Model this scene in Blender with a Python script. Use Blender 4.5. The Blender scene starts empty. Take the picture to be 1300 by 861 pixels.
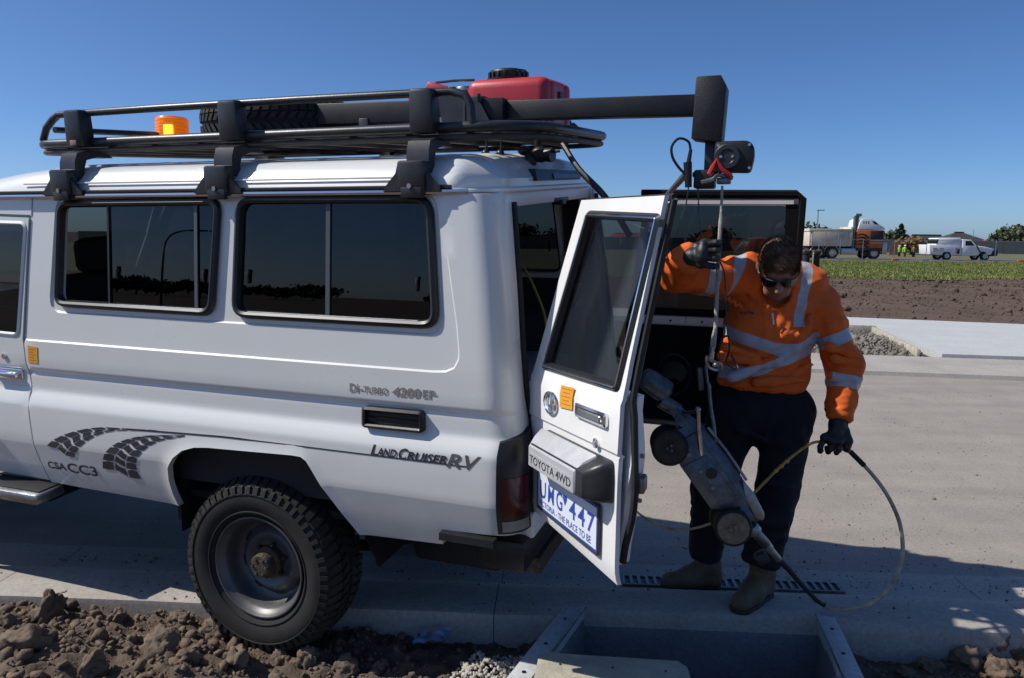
import bpy, bmesh, math, random
import numpy as np
from mathutils import Vector, Matrix, Quaternion, noise
from mathutils.geometry import delaunay_2d_cdt

random.seed(7)
NR = np.random.default_rng(11)
scene = bpy.context.scene
COL = scene.collection
R = math.radians

# ------------------------------------------------------------------ camera
CAM_H = 1.775
F_PX, PITCH, ROLL = 986.39, 0.13167, 0.01111
cd = bpy.data.cameras.new('camera')
cd.sensor_width = 36.0
cd.lens = F_PX / 1300 * 36.0
cd.clip_start, cd.clip_end = 0.05, 3000
cam = bpy.data.objects.new('camera', cd)
COL.objects.link(cam)
c_, s_ = math.cos(ROLL), math.sin(ROLL)
FW = Vector((0, math.cos(PITCH), -math.sin(PITCH)))
UP0 = Vector((0, math.sin(PITCH), math.cos(PITCH)))
RT = c_ * Vector((1, 0, 0)) + s_ * UP0
UP = c_ * UP0 - s_ * Vector((1, 0, 0))
cam.matrix_world = Matrix((RT, UP, -FW)).transposed().to_4x4()
cam.location = (0, 0, CAM_H)
scene.camera = cam

# ------------------------------------------------------------------ light
SUN_EL, SUN_DIR = R(46), (-1.0, -0.03)          # horizontal direction towards the sun
sun_d = Vector((SUN_DIR[0], SUN_DIR[1], 0)).normalized() * math.cos(SUN_EL) + Vector((0, 0, math.sin(SUN_EL)))
sl = bpy.data.lights.new('sun', 'SUN')
sl.energy, sl.angle, sl.color = 4.7, R(0.53), (1.0, 0.955, 0.89)
sun = bpy.data.objects.new('sun', sl)
COL.objects.link(sun)
sun.rotation_euler = (-sun_d).to_track_quat('-Z', 'Y').to_euler()
wd = bpy.data.worlds.new('World')
scene.world = wd
wd.use_nodes = True
wn = wd.node_tree
sky = wn.nodes.new('ShaderNodeTexSky')
sky.sky_type = 'NISHITA'
sky.sun_disc = False
sky.sun_elevation = SUN_EL
sky.sun_rotation = math.atan2(sun_d.x, sun_d.y)
sky.air_density, sky.dust_density, sky.ozone_density = 0.62, 0.6, 9.0
hs = wn.nodes.new('ShaderNodeHueSaturation')
hs.inputs['Saturation'].default_value = 1.04
wn.links.new(sky.outputs[0], hs.inputs['Color']); wn.links.new(hs.outputs[0], wn.nodes['Background'].inputs[0])
wn.nodes['Background'].inputs[1].default_value = 0.118
scene.view_settings.view_transform = 'Standard'
scene.view_settings.look = 'None'
scene.view_settings.exposure = 0.0
scene.view_settings.gamma = 1.0
scene.cycles.max_bounces = 8
scene.cycles.transparent_max_bounces = 12

# ------------------------------------------------------------------ materials
def mat(name, col, rough=.6, metal=0., var=0., vscale=8., bump=0., bscale=40., coat=0., col2=None, spec=None, detail=6., dist=.02, c2scale=None, rvar=0.):
    m = bpy.data.materials.new(name)
    m.use_nodes = True
    nt = m.node_tree
    b = nt.nodes['Principled BSDF']
    b.inputs['Roughness'].default_value = rough
    b.inputs['Metallic'].default_value = metal
    if coat: b.inputs['Coat Weight'].default_value = coat; b.inputs['Coat Roughness'].default_value = .04
    if spec is not None: b.inputs['Specular IOR Level'].default_value = spec
    b.inputs['Base Color'].default_value = (*col, 1)
    if var or col2 or bump or rvar:
        tc = nt.nodes.new('ShaderNodeTexCoord')
    if var or col2:
        n = nt.nodes.new('ShaderNodeTexNoise'); n.inputs['Scale'].default_value = vscale; n.inputs['Detail'].default_value = detail
        n.inputs['Roughness'].default_value = .65
        nt.links.new(tc.outputs['Object'], n.inputs['Vector'])
        rp = nt.nodes.new('ShaderNodeValToRGB')
        if col2 is None:
            rp.color_ramp.elements[0].color = (*[max(0, c * (1 - var)) for c in col], 1)
            rp.color_ramp.elements[1].color = (*[min(1, c * (1 + var)) for c in col], 1)
        else:
            rp.color_ramp.elements[0].color = (*col, 1)
            rp.color_ramp.elements[1].color = (*col2, 1)
        rp.color_ramp.elements[0].position, rp.color_ramp.elements[1].position = .32, .68
        nt.links.new(n.outputs['Fac'], rp.inputs[0])
        nt.links.new(rp.outputs[0], b.inputs['Base Color'])
        if rvar:
            mr = nt.nodes.new('ShaderNodeMapRange')
            mr.inputs[3].default_value, mr.inputs[4].default_value = max(.03, rough - rvar), rough + rvar
            nt.links.new(n.outputs['Fac'], mr.inputs[0]); nt.links.new(mr.outputs[0], b.inputs['Roughness'])
    if bump:
        n2 = nt.nodes.new('ShaderNodeTexNoise'); n2.inputs['Scale'].default_value = bscale; n2.inputs['Detail'].default_value = 8
        nt.links.new(tc.outputs['Object'], n2.inputs['Vector'])
        bp = nt.nodes.new('ShaderNodeBump'); bp.inputs['Strength'].default_value = bump; bp.inputs['Distance'].default_value = dist
        nt.links.new(n2.outputs['Fac'], bp.inputs['Height']); nt.links.new(bp.outputs[0], b.inputs['Normal'])
    return m

def glass_mat(name, tint, refl=.035, gloss=(.9, .95, 1.)):
    m = bpy.data.materials.new(name); m.use_nodes = True
    nt = m.node_tree; nt.nodes.clear()
    out = nt.nodes.new('ShaderNodeOutputMaterial')
    tr = nt.nodes.new('ShaderNodeBsdfTransparent'); tr.inputs[0].default_value = (*tint, 1)
    gl = nt.nodes.new('ShaderNodeBsdfGlossy'); gl.inputs[0].default_value = (*gloss, 1); gl.inputs[1].default_value = .0
    lw = nt.nodes.new('ShaderNodeLayerWeight'); lw.inputs[0].default_value = .5
    pw = nt.nodes.new('ShaderNodeMath'); pw.operation = 'POWER'; pw.inputs[1].default_value = 4.5
    fr = nt.nodes.new('ShaderNodeMath'); fr.operation = 'MULTIPLY_ADD'; fr.inputs[1].default_value = 1 - refl; fr.inputs[2].default_value = refl
    nt.links.new(lw.outputs['Facing'], pw.inputs[0]); nt.links.new(pw.outputs[0], fr.inputs[0])
    mx = nt.nodes.new('ShaderNodeMixShader')
    nt.links.new(fr.outputs[0], mx.inputs[0]); nt.links.new(tr.outputs[0], mx.inputs[1]); nt.links.new(gl.outputs[0], mx.inputs[2])
    nt.links.new(mx.outputs[0], out.inputs[0])
    return m

def emis(m, col, s):
    b = m.node_tree.nodes['Principled BSDF']
    b.inputs['Emission Color'].default_value = (*col, 1); b.inputs['Emission Strength'].default_value = s
    return m

M = {}
def dusty_paint():
    m = mat('white_paint', (.69, .705, .685), .32, coat=.35)
    nt = m.node_tree; b = nt.nodes['Principled BSDF']
    tc = nt.nodes.new('ShaderNodeTexCoord'); sp = nt.nodes.new('ShaderNodeSeparateXYZ')
    nt.links.new(tc.outputs['Object'], sp.inputs[0])
    n = nt.nodes.new('ShaderNodeTexNoise'); n.inputs['Scale'].default_value = 3.5; n.inputs['Detail'].default_value = 9; n.inputs['Roughness'].default_value = .7
    nt.links.new(tc.outputs['Object'], n.inputs['Vector'])
    mr = nt.nodes.new('ShaderNodeMapRange'); mr.inputs[1].default_value = 1.0; mr.inputs[2].default_value = .55; mr.inputs[3].default_value = 0.; mr.inputs[4].default_value = .75
    nt.links.new(sp.outputs[2], mr.inputs[0])
    mu = nt.nodes.new('ShaderNodeMath'); mu.operation = 'MULTIPLY'
    nt.links.new(mr.outputs[0], mu.inputs[0]); nt.links.new(n.outputs[0], mu.inputs[1])
    ad = nt.nodes.new('ShaderNodeMath'); ad.operation = 'MULTIPLY_ADD'; ad.inputs[1].default_value = .15
    nt.links.new(n.outputs[0], ad.inputs[0]); nt.links.new(mu.outputs[0], ad.inputs[2])
    mx = nt.nodes.new('ShaderNodeMix'); mx.data_type = 'RGBA'
    mx.inputs[6].default_value = (.69, .705, .685, 1); mx.inputs[7].default_value = (.36, .31, .25, 1)
    nt.links.new(ad.outputs[0], mx.inputs[0]); nt.links.new(mx.outputs[2], b.inputs['Base Color'])
    rr_ = nt.nodes.new('ShaderNodeMapRange'); rr_.inputs[3].default_value = .24; rr_.inputs[4].default_value = .8
    nt.links.new(ad.outputs[0], rr_.inputs[0]); nt.links.new(rr_.outputs[0], b.inputs['Roughness'])
    return m
M['paint'] = dusty_paint()
M['white'] = mat('white_gloss', (.78, .77, .74), .35, var=.04, vscale=5)
M['black'] = mat('black_plastic', (.012, .012, .013), .42, var=.3, vscale=20, bump=.05, bscale=300)
M['rubber'] = mat('rubber', (.014, .014, .014), .75, var=.3, vscale=20, bump=.2, bscale=120, dist=.004)
M['gasket'] = mat('gasket', (.016, .017, .018), .38)
M["rack"] = mat("rack_black", (.022, .024, .027), .38, var=.35, vscale=9, bump=.05, bscale=200, rvar=.1)
M['boomblack'] = mat('boom_black', (.0075, .0078, .0085), .5, var=.4, vscale=12, bump=.06, bscale=150, rvar=.1)
M['rackbrownlit'] = mat('rack_brown_lit', (.05, .042, .034), .6, var=.4, vscale=12)  # brown stands for the light on the rack bars seen from below
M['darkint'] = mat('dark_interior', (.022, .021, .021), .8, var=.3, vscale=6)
M['trim'] = mat('inner_trim', (.007, .007, .008), .8, var=.3, vscale=9, spec=.15)
M['chrome'] = mat('chrome', (.75, .76, .78), .14, 1.0)
M['alloy'] = mat('satin_metal', (.5, .5, .5), .35, 1.0, var=.2, vscale=30)
M['steel'] = mat('dull_steel', (.22, .22, .22), .45, .9, var=.3, vscale=25, bump=.1, bscale=80)
M['rim'] = mat('rim_paint', (.085, .09, .096), .45, .5, var=.25, vscale=9, col2=(.16, .155, .145), rvar=.1)
M['hubdirt'] = mat('rusty_hub', (.07, .05, .03), .7, .3, var=.6, vscale=60, bump=.4, bscale=90)
M['tyre'] = mat('tyre', (.0085, .0082, .008), .8, var=.4, vscale=10, col2=(.022, .0195, .017), bump=.15, bscale=150, dist=.004)
M['glass'] = glass_mat('tinted_glass', (.05, .055, .06))
M['glass2'] = glass_mat('door_glass', (.16, .18, .18))
M['clearg'] = glass_mat('clear_glass', (.55, .6, .58))
M['red'] = mat('red_plastic', (.50, .035, .045), .42, var=.12, vscale=6, bump=.05, bscale=150)
M['redlens'] = mat('red_lens', (.05, .003, .004), .25)
M['amber'] = emis(mat('amber_lens', (.8, .16, .005), .25, var=.25, vscale=30), (1, .22, .01), .35)
M['amberhot'] = emis(mat('amber_lamp', (1, .35, .02), .3), (1, .42, .03), 2.2)
M['yellow'] = mat('sticker_yellow', (.75, .33, .02), .5)
M['ink'] = mat('print_dark', (.03, .03, .035), .5)
M['inkgrey'] = mat('print_grey', (.22, .20, .17), .5)
M['inkmid'] = mat('print_mid', (.09, .085, .08), .5)
M['stickerink'] = mat('sticker_ink', (.40, .16, .012), .5)
M['bargrey'] = mat('window_bar_grey', (.075, .085, .095), .4)
M['silver'] = mat('silver_paint', (.52, .53, .54), .35, .25, var=.08, vscale=20)
M['blueink'] = mat('print_blue', (.03, .07, .35), .5)
M['platewhite'] = mat('plate_white', (.68, .72, .78), .45)
M['cable_y'] = mat('yellow_cable', (.42, .25, .04), .5, var=.4, vscale=30)
M['cable_b'] = mat('muddy_cable', (.46, .37, .26), .6, var=.5, vscale=9, bump=.3, bscale=60)
M['rope'] = mat('grey_rope', (.42, .38, .33), .7, var=.35, vscale=60, bump=.4, bscale=250)
M['robot'] = mat('worn_steel', (.12, .135, .15), .38, .5, var=.55, vscale=14, bump=.12, bscale=60, rvar=.15)
M['robotlit'] = mat('worn_steel_pale_lit', (.30, .32, .33), .32, .6, var=.35, vscale=18, rvar=.12)  # paler copy of the crawler steel, painting its sunlit nose; also silver fittings
M['mudwheel'] = mat('muddy_wheel', (.19, .15, .105), .8, var=.4, vscale=40, bump=.2, bscale=120)
M['wood'] = mat('grey_timber', (.42, .39, .30), .85, var=.25, vscale=7, bump=.2, bscale=60)
M['grey'] = mat('grey_case', (.22, .22, .22), .6, var=.2, vscale=10)

# ------------------------------------------------------------------ geometry helpers
def at(x, y, Y):
    "point of the photograph (pixels of 1300x861) taken at distance Y"
    d = (x - 650) / F_PX * RT - (y - 430.5) / F_PX * UP + FW
    return Vector((0, 0, CAM_H)) + d * (Y / d.y)
def gz(x, y, z=0.):
    d = (x - 650) / F_PX * RT - (y - 430.5) / F_PX * UP + FW
    return Vector((0, 0, CAM_H)) + d * ((z - CAM_H) / d.z)

def link(name, me, mats, parent=None):
    for m in (mats if isinstance(mats, (list, tuple)) else [mats]):
        me.materials.append(M[m] if isinstance(m, str) else m)
    o = bpy.data.objects.new(name, me)
    COL.objects.link(o)
    if parent: o.parent = parent
    return o
def tag(o, label, cat, group=None):
    o['label'] = label; o['category'] = cat
    if group: o['group'] = group
    return o
def kind(o, k):
    o['kind'] = k
    return o
def thing(name, label, cat, loc=(0, 0, 0), rz=0., group=None):
    o = bpy.data.objects.new(name, None); COL.objects.link(o)
    o.empty_display_size = .1; o.location = loc; o.rotation_euler = (0, 0, rz) if isinstance(rz, (int, float)) else rz
    return tag(o, label, cat, group)
def copy_tree(o, parent=None):
    c = o.copy(); COL.objects.link(c)
    if parent: c.parent = parent
    for ch in list(o.children): copy_tree(ch, c)
    return c

def mesh_np(name, V, F):
    me = bpy.data.meshes.new(name)
    V = np.asarray(V, dtype=np.float32); F = np.asarray(F, dtype=np.int32)
    k = F.shape[1]
    me.vertices.add(len(V)); me.vertices.foreach_set('co', V.ravel())
    me.loops.add(F.size); me.loops.foreach_set('vertex_index', F.ravel())
    me.polygons.add(len(F)); me.polygons.foreach_set('loop_start', np.arange(0, F.size, k, dtype=np.int32))
    me.update(calc_edges=True)
    return me
def smooth(me, on=True):
    me.polygons.foreach_set('use_smooth', [on] * len(me.polygons)); me.update()

class B:
    "collects shapes in one bmesh"
    def __init__(self): self.bm = bmesh.new(); self.mi = 0
    def _mark(self, f0):
        self.bm.faces.ensure_lookup_table()
        for f in self.bm.faces[f0:]: f.material_index = self.mi
    def box(self, c, s, rot=None, bev=0., seg=2, taper=None):
        f0 = len(self.bm.faces)
        m = Matrix.Translation(c) @ (rot.to_4x4() if rot is not None else Matrix()) @ Matrix.Diagonal((*s, 1))
        t = bmesh.new()
        g = bmesh.ops.create_cube(t, size=1.)
        if taper:
            for v in t.verts:
                if v.co.z > 0: v.co.x *= taper[0]; v.co.y *= taper[1]
        bmesh.ops.transform(t, matrix=m, verts=t.verts)
        if bev: bmesh.ops.bevel(t, geom=t.edges[:] , offset=bev, segments=seg, affect='EDGES', profile=.5, clamp_overlap=True)
        self._add(t)
        return self
    def _add(self, t):
        for f in t.faces: f.material_index = self.mi
        me = bpy.data.meshes.new('tmp'); t.to_mesh(me); t.free()
        self.bm.from_mesh(me); bpy.data.meshes.remove(me)
    def cyl(self, p0, p1, r0, r1=None, seg=16, bev=0.):
        p0, p1 = Vector(p0), Vector(p1); r1 = r0 if r1 is None else r1
        d = p1 - p0; q = d.to_track_quat('Z', 'Y').to_matrix().to_4x4()
        t = bmesh.new()
        bmesh.ops.create_cone(t, cap_ends=True, segments=seg, radius1=r0, radius2=r1, depth=d.length, matrix=Matrix.Translation((p0 + p1) / 2) @ q)
        if bev:
            es = [e for e in t.edges if any(len(f.verts) > 4 for f in e.link_faces)]
            bmesh.ops.bevel(t, geom=es, offset=bev, segments=2, affect='EDGES', profile=.5)
        self._add(t); return self
    def sph(self, c, r, seg=16, scale=(1, 1, 1), rot=None):
        t = bmesh.new()
        m = Matrix.Translation(c) @ (rot.to_4x4() if rot is not None else Matrix()) @ Matrix.Diagonal((*scale, 1))
        bmesh.ops.create_uvsphere(t, u_segments=seg, v_segments=max(6, seg // 2), radius=r, matrix=m)
        self._add(t); return self
    def tube(self, pts, r, seg=8, closed=False, caps=True, fn=None):
        pts = [Vector(p) for p in pts]; n = len(pts)
        rs = r if isinstance(r, (list, tuple)) else [r] * n
        tan = []
        for i in range(n):
            a = pts[(i - 1) % n] if closed or i else pts[0]
            b = pts[(i + 1) % n] if closed or i < n - 1 else pts[-1]
            tan.append((b - a).normalized())
        up = Vector((0, 0, 1)) if abs(tan[0].z) < .9 else Vector((0, 1, 0))
        nrm = (up - tan[0] * up.dot(tan[0])).normalized(); rings = []
        for i in range(n):
            if i:
                q = tan[i - 1].rotation_difference(tan[i]); nrm = q @ nrm
                nrm = (nrm - tan[i] * nrm.dot(tan[i])).normalized()
            bi = tan[i].cross(nrm)
            rings.append([self.bm.verts.new(pts[i] + rs[i] * (math.cos(2 * math.pi * k / seg) * nrm + math.sin(2 * math.pi * k / seg) * bi)) for k in range(seg)])
        f = []
        for i in range(n if closed else n - 1):
            A, C = rings[i], rings[(i + 1) % n]
            off = 0
            if closed and i == n - 1:
                off = min(range(seg), key=lambda o: sum((A[k].co - C[(k + o) % seg].co).length for k in range(0, seg, 2)))
            for k in range(seg):
                f.append(self.bm.faces.new((A[k], A[(k + 1) % seg], C[(k + 1 + off) % seg], C[(k + off) % seg])))
        if caps and not closed:
            f.append(self.bm.faces.new(rings[0][::-1])); f.append(self.bm.faces.new(rings[-1]))
        for q in f: q.material_index = self.mi
        return self
    def lathe(self, prof, o, ax, seg=32, wob=None):
        "prof: (radius, height along axis)"
        o = Vector(o); ax = Vector(ax).normalized(); q = ax.to_track_quat('Z', 'Y').to_matrix()
        e1, e2 = q @ Vector((1, 0, 0)), q @ Vector((0, 1, 0)); rings = []
        for r, h in prof:
            if r < 1e-5: rings.append([self.bm.verts.new(o + ax * h)])
            else: rings.append([self.bm.verts.new(o + ax * h + r * (math.cos(2 * math.pi * k / seg) * e1 + math.sin(2 * math.pi * k / seg) * e2)) for k in range(seg)])
        for A, C in zip(rings, rings[1:]):
            for k in range(seg):
                a = [A[k % len(A)], A[(k + 1) % len(A)], C[(k + 1) % len(C)], C[k % len(C)]]
                a = list(dict.fromkeys(a))
                if len(a) > 2:
                    try: self.bm.faces.new(a).material_index = self.mi
                    except ValueError: pass
        return self
    def loft(self, loops, closed=True, cap=True):
        rings = [[self.bm.verts.new(p) for p in L] for L in loops]
        n = len(rings[0])
        for A, C in zip(rings, rings[1:]):
            for k in range(n if closed else n - 1):
                self.bm.faces.new((A[k], A[(k + 1) % n], C[(k + 1) % n], C[k])).material_index = self.mi
        if cap and closed:
            self.bm.faces.new(rings[0][::-1]).material_index = self.mi; self.bm.faces.new(rings[-1]).material_index = self.mi
        return self
    def prism(self, poly, d, fn=lambda a, b, h: (a, b, h), bev=0.):
        "poly of 2D points, extruded by d, mapped by fn(a, b, h)"
        t = bmesh.new()
        v0 = [t.verts.new((a, b, 0)) for a, b in poly]; v1 = [t.verts.new((a, b, d)) for a, b in poly]
        n = len(poly)
        t.faces.new(v0[::-1]); t.faces.new(v1)
        for k in range(n): t.faces.new((v0[k], v0[(k + 1) % n], v1[(k + 1) % n], v1[k]))
        bmesh.ops.recalc_face_normals(t, faces=t.faces)
        if bev: bmesh.ops.bevel(t, geom=t.edges[:], offset=bev, segments=2, affect='EDGES', profile=.5, clamp_overlap=True)
        for v in t.verts: v.co = fn(*v.co)
        self._add(t); return self
    def text(self, s, size, fn, extr=0., shear=0., bold=0., align='LEFT', xs=1.):
        cu = bpy.data.curves.new('t', 'FONT'); cu.body = s; cu.size = size; cu.shear = shear; cu.offset = bold; cu.align_x = align
        cu.extrude = extr; cu.resolution_u = 3
        o = bpy.data.objects.new('t', cu); COL.objects.link(o)
        bpy.context.view_layer.update()
        me = bpy.data.meshes.new_from_object(o.evaluated_get(bpy.context.evaluated_depsgraph_get()))
        t = bmesh.new(); t.from_mesh(me)
        bmesh.ops.triangulate(t, faces=t.faces[:])
        for v in t.verts: v.co = fn(v.co.x * xs, v.co.y, v.co.z)
        for f in t.faces: f.material_index = self.mi
        m2 = bpy.data.meshes.new('tmp'); t.to_mesh(m2); t.free(); self.bm.from_mesh(m2); bpy.data.meshes.remove(m2)
        bpy.data.objects.remove(o); bpy.data.curves.remove(cu); bpy.data.meshes.remove(me)
        return self
    def build(self, name, mats, parent=None, ang=32., recalc=True, dedup=0.):
        bm = self.bm
        if dedup: bmesh.ops.remove_doubles(bm, verts=bm.verts, dist=dedup)
        if recalc: bmesh.ops.recalc_face_normals(bm, faces=bm.faces)
        a = R(ang)
        for f in bm.faces: f.smooth = True
        for e in bm.edges:
            if len(e.link_faces) != 2 or e.calc_face_angle(0) > a: e.smooth = False
        me = bpy.data.meshes.new(name); bm.to_mesh(me); bm.free()
        return link(name, me, mats, parent)

def lerp(a, b, t): return a + (b - a) * t
def round_poly(pts, r, n=5):
    "polygon with rounded corners"
    out = []; N = len(pts); rr = r if isinstance(r, (list, tuple)) else [r] * N
    for i in range(N):
        p, a, b = Vector(pts[i]), Vector(pts[i - 1]), Vector(pts[(i + 1) % N])
        u, v = (a - p), (b - p); ri = min(rr[i], u.length * .49, v.length * .49)
        if ri <= 0: out.append(tuple(p)); continue
        A, C = p + u.normalized() * ri, p + v.normalized() * ri
        for k in range(n + 1):
            t = k / n
            q = (1 - t) ** 2 * A + 2 * t * (1 - t) * p + t * t * C
            out.append((q.x, q.y))
    return out
def offset_poly(poly, d):
    "shrinks a convex-ish counter-clockwise or clockwise loop by d"
    P = [Vector(p) for p in poly]; n = len(P)
    ar = sum(P[i].x * P[(i + 1) % n].y - P[(i + 1) % n].x * P[i].y for i in range(n)); sg = 1 if ar > 0 else -1
    out = []
    for i in range(n):
        a, b, c = P[i - 1], P[i], P[(i + 1) % n]
        u, v = (b - a).normalized(), (c - b).normalized()
        nn = Vector((-(u.y + v.y), u.x + v.x)) * sg
        L = nn.length
        nn = nn / L if L > 1e-6 else Vector((0, 0))
        cs = max(.4, nn.dot(Vector((-u.y, u.x)) * sg))
        q = b + nn * (d / cs); out.append((q.x, q.y))
    return out
def catmull(pts, n=8, closed=False):
    P = [Vector(p) for p in pts]; N = len(P); out = []
    for i in range(N if closed else N - 1):
        p0 = P[(i - 1) % N] if closed or i else P[0] * 2 - P[1]
        p1, p2 = P[i], P[(i + 1) % N]
        p3 = P[(i + 2) % N] if closed or i + 2 < N else P[-1] * 2 - P[-2]
        for k in range(n):
            t = k / n
            out.append(.5 * ((2 * p1) + (p2 - p0) * t + (2 * p0 - 5 * p1 + 4 * p2 - p3) * t * t + (3 * p1 - p0 - 3 * p2 + p3) * t ** 3))
    if not closed: out.append(P[-1])
    return out
def inside(poly, x, y):
    poly = np.asarray(poly); n = len(poly); c = np.zeros(len(x), bool)
    for i in range(n):
        x1, y1 = poly[i]; x2, y2 = poly[i - 1]
        if y1 == y2: continue
        m = ((y1 > y) != (y2 > y)) & (x < (x2 - x1) * (y - y1) / (y2 - y1) + x1)
        c ^= m
    return c
def poly_dist(poly, x, y, closed=True):
    poly = np.asarray(poly); d = np.full(len(x), 9.)
    for i in range(0 if closed else 1, len(poly)):
        a, b = poly[i - 1], poly[i]; ab = b - a; L = ab @ ab + 1e-12
        t = np.clip(((x - a[0]) * ab[0] + (y - a[1]) * ab[1]) / L, 0, 1)
        d = np.minimum(d, np.hypot(x - a[0] - t * ab[0], y - a[1] - t * ab[1]))
    return d
def sheet(outline, holes, lines, step, rows=()):
    "triangulates an outline with holes; fine inside points on rows; returns 2D verts and triangles"
    V, E = [], []
    def loop(P, closed):
        i0 = len(V); V.extend([tuple(p) for p in P]); n = len(P)
        for k in range(n if closed else n - 1): E.append((i0 + k, i0 + (k + 1) % n))
    def dens(P, closed):
        out = []; n = len(P)
        for k in range(n if closed else n - 1):
            a, b = Vector(P[k]), Vector(P[(k + 1) % n]); m = max(1, int((b - a).length / step / 1.5))
            out += [tuple(a.lerp(b, j / m)) for j in range(m)]
        if not closed: out.append(tuple(P[-1]))
        return out
    O = dens(outline, True); H = [dens(h, True) for h in holes]; Ls = [dens(l, False) for l in lines]
    loop(O, True)
    for h in H: loop(h, True)
    for l in Ls: loop(l, False)
    o = np.array(outline); x0, x1 = o[:, 0].min(), o[:, 0].max(); z0, z1 = o[:, 1].min(), o[:, 1].max()
    zs = sorted(set(list(rows)) | set(np.arange(z0, z1, step * 2)))
    pz = []; last = -9
    for z in zs:
        if z in rows or z - last > step * .8: pz.append(z); last = z
    X, Z = [], []
    for z in pz:
        xs = np.arange(x0 + (step * .5 if len(X) % 2 else 0), x1, step * 1.6); X += list(xs); Z += [z] * len(xs)
    X, Z = np.array(X), np.array(Z)
    ok = inside(O, X, Z) & (poly_dist(O, X, Z) > step * .4)
    for h in H: ok &= ~inside(h, X, Z) & (poly_dist(h, X, Z) > step * .4)
    for l in Ls: ok &= poly_dist(l, X, Z, False) > step * .35
    V += list(zip(X[ok], Z[ok]))
    r = delaunay_2d_cdt([Vector(v) for v in V], E, [], 0, 1e-6)
    vv = np.array([tuple(v) for v in r[0]]); tt = np.array([f for f in r[2] if len(f) == 3])
    c = vv[tt].mean(1)
    ok = inside(O, c[:, 0], c[:, 1])
    for h in H: ok &= ~inside(h, c[:, 0], c[:, 1])
    return vv, tt[ok]
def fbm(P, scale, octv=4, seed=0., gain=.5):
    s = 0; a = 1
    v = Vector(P) * scale + Vector((seed, seed * 1.7, seed * .3))
    for _ in range(octv):
        s += a * noise.noise(v); v = v * 2.03; a *= gain
    return s

# --- surfaces from a distance field (for figure and clothing)
def smin(a, b, k):
    h = np.clip(.5 + .5 * (b - a) / k, 0, 1)
    return b + (a - b) * h - k * h * (1 - h)
def capsule(X, a, b, ra, rb, sq=None):
    "rounded cone from a to b; sq=(axis, factor) flattens along a direction"
    a, b = np.array(a, float), np.array(b, float)
    P = X
    if sq is not None:
        ax = np.array(sq[0], float); ax /= np.linalg.norm(ax); f = sq[1] - 1
        P = X + ((X - (a + b) / 2) @ ax)[..., None] * ax * f
        a = a + ((a - (a + b) / 2) @ ax) * ax * 0
    ab = b - a; L = ab @ ab + 1e-12
    t = np.clip(((P - a) @ ab) / L, 0, 1)
    return np.linalg.norm(P - a - t[..., None] * ab, axis=-1) - (ra + (rb - ra) * t)
def ellipsoid(X, c, r, rot=None):
    P = X - np.array(c, float)
    if rot is not None: P = P @ np.array(rot.to_3x3() if hasattr(rot, 'to_3x3') else rot)
    r = np.array(r, float)
    k0 = np.linalg.norm(P / r, axis=-1); k1 = np.linalg.norm(P / (r * r), axis=-1)
    return k0 * (k0 - 1) / (k1 + 1e-9)
def surface_nets(fn, lo, hi, h):
    lo, hi = np.array(lo, float), np.array(hi, float)
    n = np.ceil((hi - lo) / h).astype(int) + 1
    g = np.stack(np.meshgrid(*[lo[i] + h * np.arange(n[i]) for i in range(3)], indexing='ij'), -1)
    D = fn(g.reshape(-1, 3)).reshape(n)
    s = D < 0
    c = np.zeros(n - 1, int)
    for dx in (0, 1):
        for dy in (0, 1):
            for dz in (0, 1): c += s[dx:n[0] - 1 + dx, dy:n[1] - 1 + dy, dz:n[2] - 1 + dz]
    act = (c > 0) & (c < 8)
    idx = -np.ones(n - 1, int); idx[act] = np.arange(act.sum())
    acc = np.zeros((*(n - 1), 3)); cnt = np.zeros(n - 1)
    corners = [(x, y, z) for x in (0, 1) for y in (0, 1) for z in (0, 1)]
    for p in corners:
        for ax in range(3):
            if p[ax]: continue
            q = list(p); q[ax] = 1
            a = D[p[0]:n[0] - 1 + p[0], p[1]:n[1] - 1 + p[1], p[2]:n[2] - 1 + p[2]]
            b = D[q[0]:n[0] - 1 + q[0], q[1]:n[1] - 1 + q[1], q[2]:n[2] - 1 + q[2]]
            m = (a < 0) != (b < 0)
            t = np.where(m, a / np.where(m, a - b, 1), 0)
            pos = np.zeros((*(n - 1), 3)); pos[...] = p; pos[..., ax] = t
            acc[m] += pos[m]; cnt[m] += 1
    V = (acc[act] / cnt[act][:, None] + np.argwhere(act)) * h + lo
    Q = []
    for ax in range(3):
        o = [i for i in range(3) if i != ax]
        a = np.take(s, range(n[ax] - 1), ax); b = np.take(s, range(1, n[ax]), ax)
        w = np.argwhere(a != b); fl = a[tuple(w.T)]
        ok = (w[:, o[0]] > 0) & (w[:, o[1]] > 0) & (w[:, o[0]] < n[o[0]] - 1) & (w[:, o[1]] < n[o[1]] - 1)
        w, fl = w[ok], fl[ok]
        q = []
        for d0, d1 in ((0, 0), (1, 0), (1, 1), (0, 1)):
            k = w.copy(); k[:, o[0]] -= d0; k[:, o[1]] -= d1; q.append(idx[tuple(k.T)])
        q = np.stack(q, 1)
        flip = fl if ax != 1 else ~fl
        q[~flip] = q[~flip][:, ::-1]
        Q.append(q)
    return V, np.concatenate(Q)
# ------------------------------------------------------------------ ground, road, kerb
KA = math.atan(-.055)
KU, KN = Vector((math.cos(KA), math.sin(KA), 0)), Vector((-math.sin(KA), math.cos(KA), 0))
K0 = Vector((0, 3.79, 0))
def K(s, t, z=0.): return K0 + KU * s + KN * t + Vector((0, 0, z))

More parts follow.
